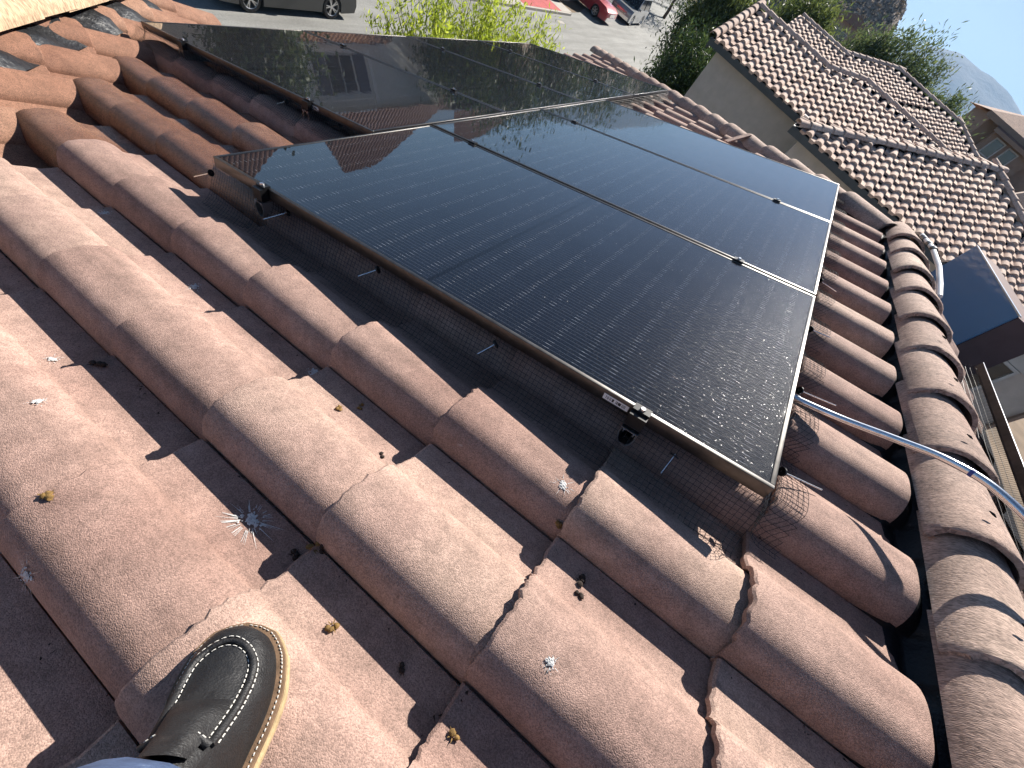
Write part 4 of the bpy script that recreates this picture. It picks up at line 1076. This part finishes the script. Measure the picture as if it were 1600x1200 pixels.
# jeans leg: from the hem over the boot to the bent knee, then back along the thigh
mb = MB(); rows = []
jp = [((-.256, .014, .108), .058), ((-.260, .014, .122), .065), ((-.262, .012, .16), .069), ((-.30, .005, .25), .074), ((-.35, -.01, .36), .085), ((-.39, -.01, .46), .090), ((-.45, -.01, .53), .095), ((-.55, -.01, .56), .10), ((-.71, .0, .55), .115), ((-.85, .01, .53), .12)]
P = [Vector(p) for p, r in jp]
for i, (p, r) in enumerate(jp):
    t = (P[min(i+1, len(P)-1)]-P[max(i-1, 0)]).normalized(); a = Vector((0, 1, 0)); a = (a-t*a.dot(t)).normalized(); b = t.cross(a)
    rows.append([Vector(p)+(a*math.cos(2*PI*j/28)+b*math.sin(2*PI*j/28))*r*(1+.06*noise.noise(Vector((math.cos(2*PI*j/28)*2, math.sin(2*PI*j/28)*2, i*.9)))) for j in range(28)])
part('jeans_leg', mb.grid(rows, True), denim(), per, smooth=70)

# ------------------------------------------------------------------ droppings and dried buds on the tiles
M_DROP = plain('chalky_white', (.55, .55, .54), .9, 0, .2, .25, 120)
M_BUD = plain('dried_bud', (.20, .12, .04), .85, 0, .3, .5, 150, .002)
M_BUDD = plain('dark_bud', (.035, .025, .02), .85, 0, .3, .4, 150, .002)
def roof_pt(u, v):
    return Vector((u, v, surf(u, v)))
def normal_at(u, v):
    e = .003; a = (roof_pt(u, v+e)-roof_pt(u, v-e)); return Vector((1, 0, -STEP/DU)).cross(a).normalized()
def place(u, v, h=.0012, yaw=0):
    n = normal_at(u, v); p = roof_pt(u, v)+n*h; x = (Vector((math.cos(yaw), math.sin(yaw), 0))-n*n.dot(Vector((math.cos(yaw), math.sin(yaw), 0)))).normalized(); y = n.cross(x); m = Matrix.Identity(4)
    for i in range(3): m[i][0] = x[i]; m[i][1] = y[i]; m[i][2] = n[i]; m[i][3] = p[i]
    return ROOF @ m
def splat(u, v, r, rays, label, seed, long=1.6):
    rnd = random.Random(seed); mb = MB()
    def blob(cx, cy, q, z):
        k = len(mb.v); n = 9; mb.v += [(cx, cy, z+.0008)]+[(cx+q*rnd.uniform(.6, 1.15)*math.cos(2*PI*i/n), cy+q*rnd.uniform(.6, 1.15)*math.sin(2*PI*i/n), z*.3) for i in range(n)]
        mb.f += [(k, k+1+i, k+1+(i+1) % n) for i in range(n)]
    for i in range(70):
        d = abs(rnd.gauss(0, .55)); a = rnd.uniform(0, 2*PI)
        blob(d*r*math.cos(a)*1.25, d*r*math.sin(a)*.9, r*rnd.uniform(.06, .30)*max(.25, 1.1-d*.7), .0006+.0004*rnd.random())
    for _ in range(rays):
        a = rnd.uniform(0, 2*PI); l0 = r*rnd.uniform(.8, 1.3); l1 = r*rnd.uniform(1.3, 1+long); w_ = r*rnd.uniform(.015, .05); d = Vector((math.cos(a), math.sin(a), 0)); s = Vector((-d.y, d.x, 0))*w_
        mb.quad(d*l0-s, d*l1, d*l1+s*.3, d*l0+s)
    tag(link('bird_dropping', mb.mesh('bird_dropping', M_DROP), None, place(u, v, .0016 if r < .018 else .0034, rnd.uniform(0, 6))), label, 'bird dropping', 'bird droppings on the roof')
splat(1.111, -.628, .020, 46, 'large white splash of dropping with fine rays on a tile pan', 1, 2.2)
splat(.993, -.868, .015, 14, 'round white dropping low on the hump at the left edge', 2)
splat(.489, -.672, .012, 6, 'small white dropping on the lit pan at the left', 3, .8)
splat(.68, -.735, .010, 5, 'faint white dropping below the crease at the left', 4, .8)
splat(.869, -.312, .017, 8, 'pale round dropping in the shaded pan near the mesh', 5, .6)
splat(.40, -.33, .016, 8, 'pale dropping in the shaded pan by the far tile humps', 6, .8)
splat(-.088, -.32, .015, 8, 'grey white dropping far up the shaded pan', 7, .8)
splat(1.667, -.505, .011, 8, 'small round dropping on the hump at the bottom centre', 8, .6)
splat(1.53, -.215, .014, 10, 'white smear of dropping on the hump beside the panel corner', 9, 1.2)
def bud(u, v, s, mat, label, seed):
    rnd = random.Random(seed); mb = MB()
    for q in range(3):
        c = Vector((rnd.gauss(0, s*.7), rnd.gauss(0, s*.5), s*.45)); rows = []
        for i in range(6):
            t = PI*i/5; rows.append([c+Vector((math.sin(t)*math.cos(2*PI*j/7)*s*rnd.uniform(.5, 1.0), math.sin(t)*math.sin(2*PI*j/7)*s*rnd.uniform(.5, 1.0), math.cos(t)*s*.5)) for j in range(7)])
        mb.grid(rows, True)
    for q in range(4):
        a = rnd.uniform(0, 6.3); d = Vector((math.cos(a), math.sin(a), .25)); p = d*s*.6; e = Vector((-d.y, d.x, 0))*s*.22; mb.quad(p-e, p+d*s*1.1, p+d*s*1.25+e*.4, p+e)
    tag(link('dried_bud', mb.mesh('dried_bud', mat, 60), None, place(u, v, .001, rnd.uniform(0, 6))), label, 'dried bud', 'dried buds on the tiles')
for i, (u, v, s, mt, lb) in enumerate([
    (.916, -.80, .0075, M_BUD, 'yellow brown dried bud on the hump at the left edge'), (1.365, -.655, .0065, M_BUD, 'yellow bud at the shadow edge right of the boot'),
    (1.024, -.359, .006, M_BUD, 'dried bud on the lit strip above the centre tile'), (1.179, -.380, .005, M_BUDD, 'curled husk at the end of the lit strip near the mesh'),
    (1.567, -.272, .007, M_BUD, 'yellow bud at the tile corner below the panel'), (1.49, -.628, .0055, M_BUDD, 'dark bud in the shaded pan right of the boot'),
    (1.605, -.645, .006, M_BUD, 'pale bud at the bottom edge beside the joint'), (1.217, -.618, .0065, M_BUDD, 'leftmost of the three brown buds in the shaded pan'),
    (1.242, -.594, .007, M_BUD, 'largest of the three brown buds in the shaded pan'), (1.256, -.586, .006, M_BUDD, 'rightmost of the three brown buds, at the joint'),
    (.575, -.622, .009, M_BUDD, 'dark dried flowers at the end of the left shaded pan'), (1.655, -.336, .0075, M_BUDD, 'upper dark bud in the shaded pan below the panel corner'),
    (1.664, -.362, .006, M_BUDD, 'lower dark bud in the shaded pan below the panel corner'), (1.043, -.321, .0055, M_BUD, 'dried bud in the shaded pan under the centre tile')]):
    bud(u, v, s, mt, lb, 300+i)

# fine crumbs of grit and leaf lying along the joints and in the pans
def grit():
    rnd = random.Random(99); mb = MB(); rm = ROOF.to_3x3()
    for _ in range(900):
        k = rnd.randint(-4, 1); v = V0+DV*k-abs(rnd.gauss(0, .02))-.002; u = rnd.uniform(-.6, 2.2)
        if rnd.random() < .3: u = U0-DU*rnd.randint(-1, 6)-abs(rnd.gauss(0, .006)); v = V0+DV*k-rnd.uniform(0, .11)
        if v < valley_v(u)+.1 or (0 < u < 1.9 and v > -.02): continue
        q = rnd.uniform(.0007, .0024); p = roof_pt(u, v)+Vector((0, 0, q*.5)); d = [Vector((rnd.gauss(0, 1), rnd.gauss(0, 1), rnd.gauss(0, .6)))*q for _ in range(4)]
        n = len(mb.v); mb.v += [tuple(ROOF @ (p+e)) for e in d]; mb.f += [(n, n+1, n+2), (n, n+2, n+3), (n, n+3, n+1), (n+1, n+3, n+2)]
    o = link('roof_grit', mb.mesh('roof_grit', M_BUDD)); o['kind'] = 'stuff'; o['label'] = 'fine dark crumbs of leaf litter along the tile joints'; o['category'] = 'litter'
grit()

# ------------------------------------------------------------------ haze
hz = NT('haze_air'); hz.t.nodes.remove(hz.b)
pv_ = hz.n('ShaderNodeVolumePrincipled'); pv_.inputs['Color'].default_value = (.36, .64, 1.0, 1); pv_.inputs['Density'].default_value = 1.7e-4; pv_.inputs['Anisotropy'].default_value = .0
hz.l(pv_.outputs[0], hz.out.inputs['Volume'])
mb = MB().box(-6500, 6500, -600, 6500, GZ-1.5, 460)
hzo = link('haze', mb.mesh('haze', hz.m)); hzo['kind'] = 'stuff'; hzo['label'] = 'pale haze in the air towards the mountains'; hzo['category'] = 'haze'
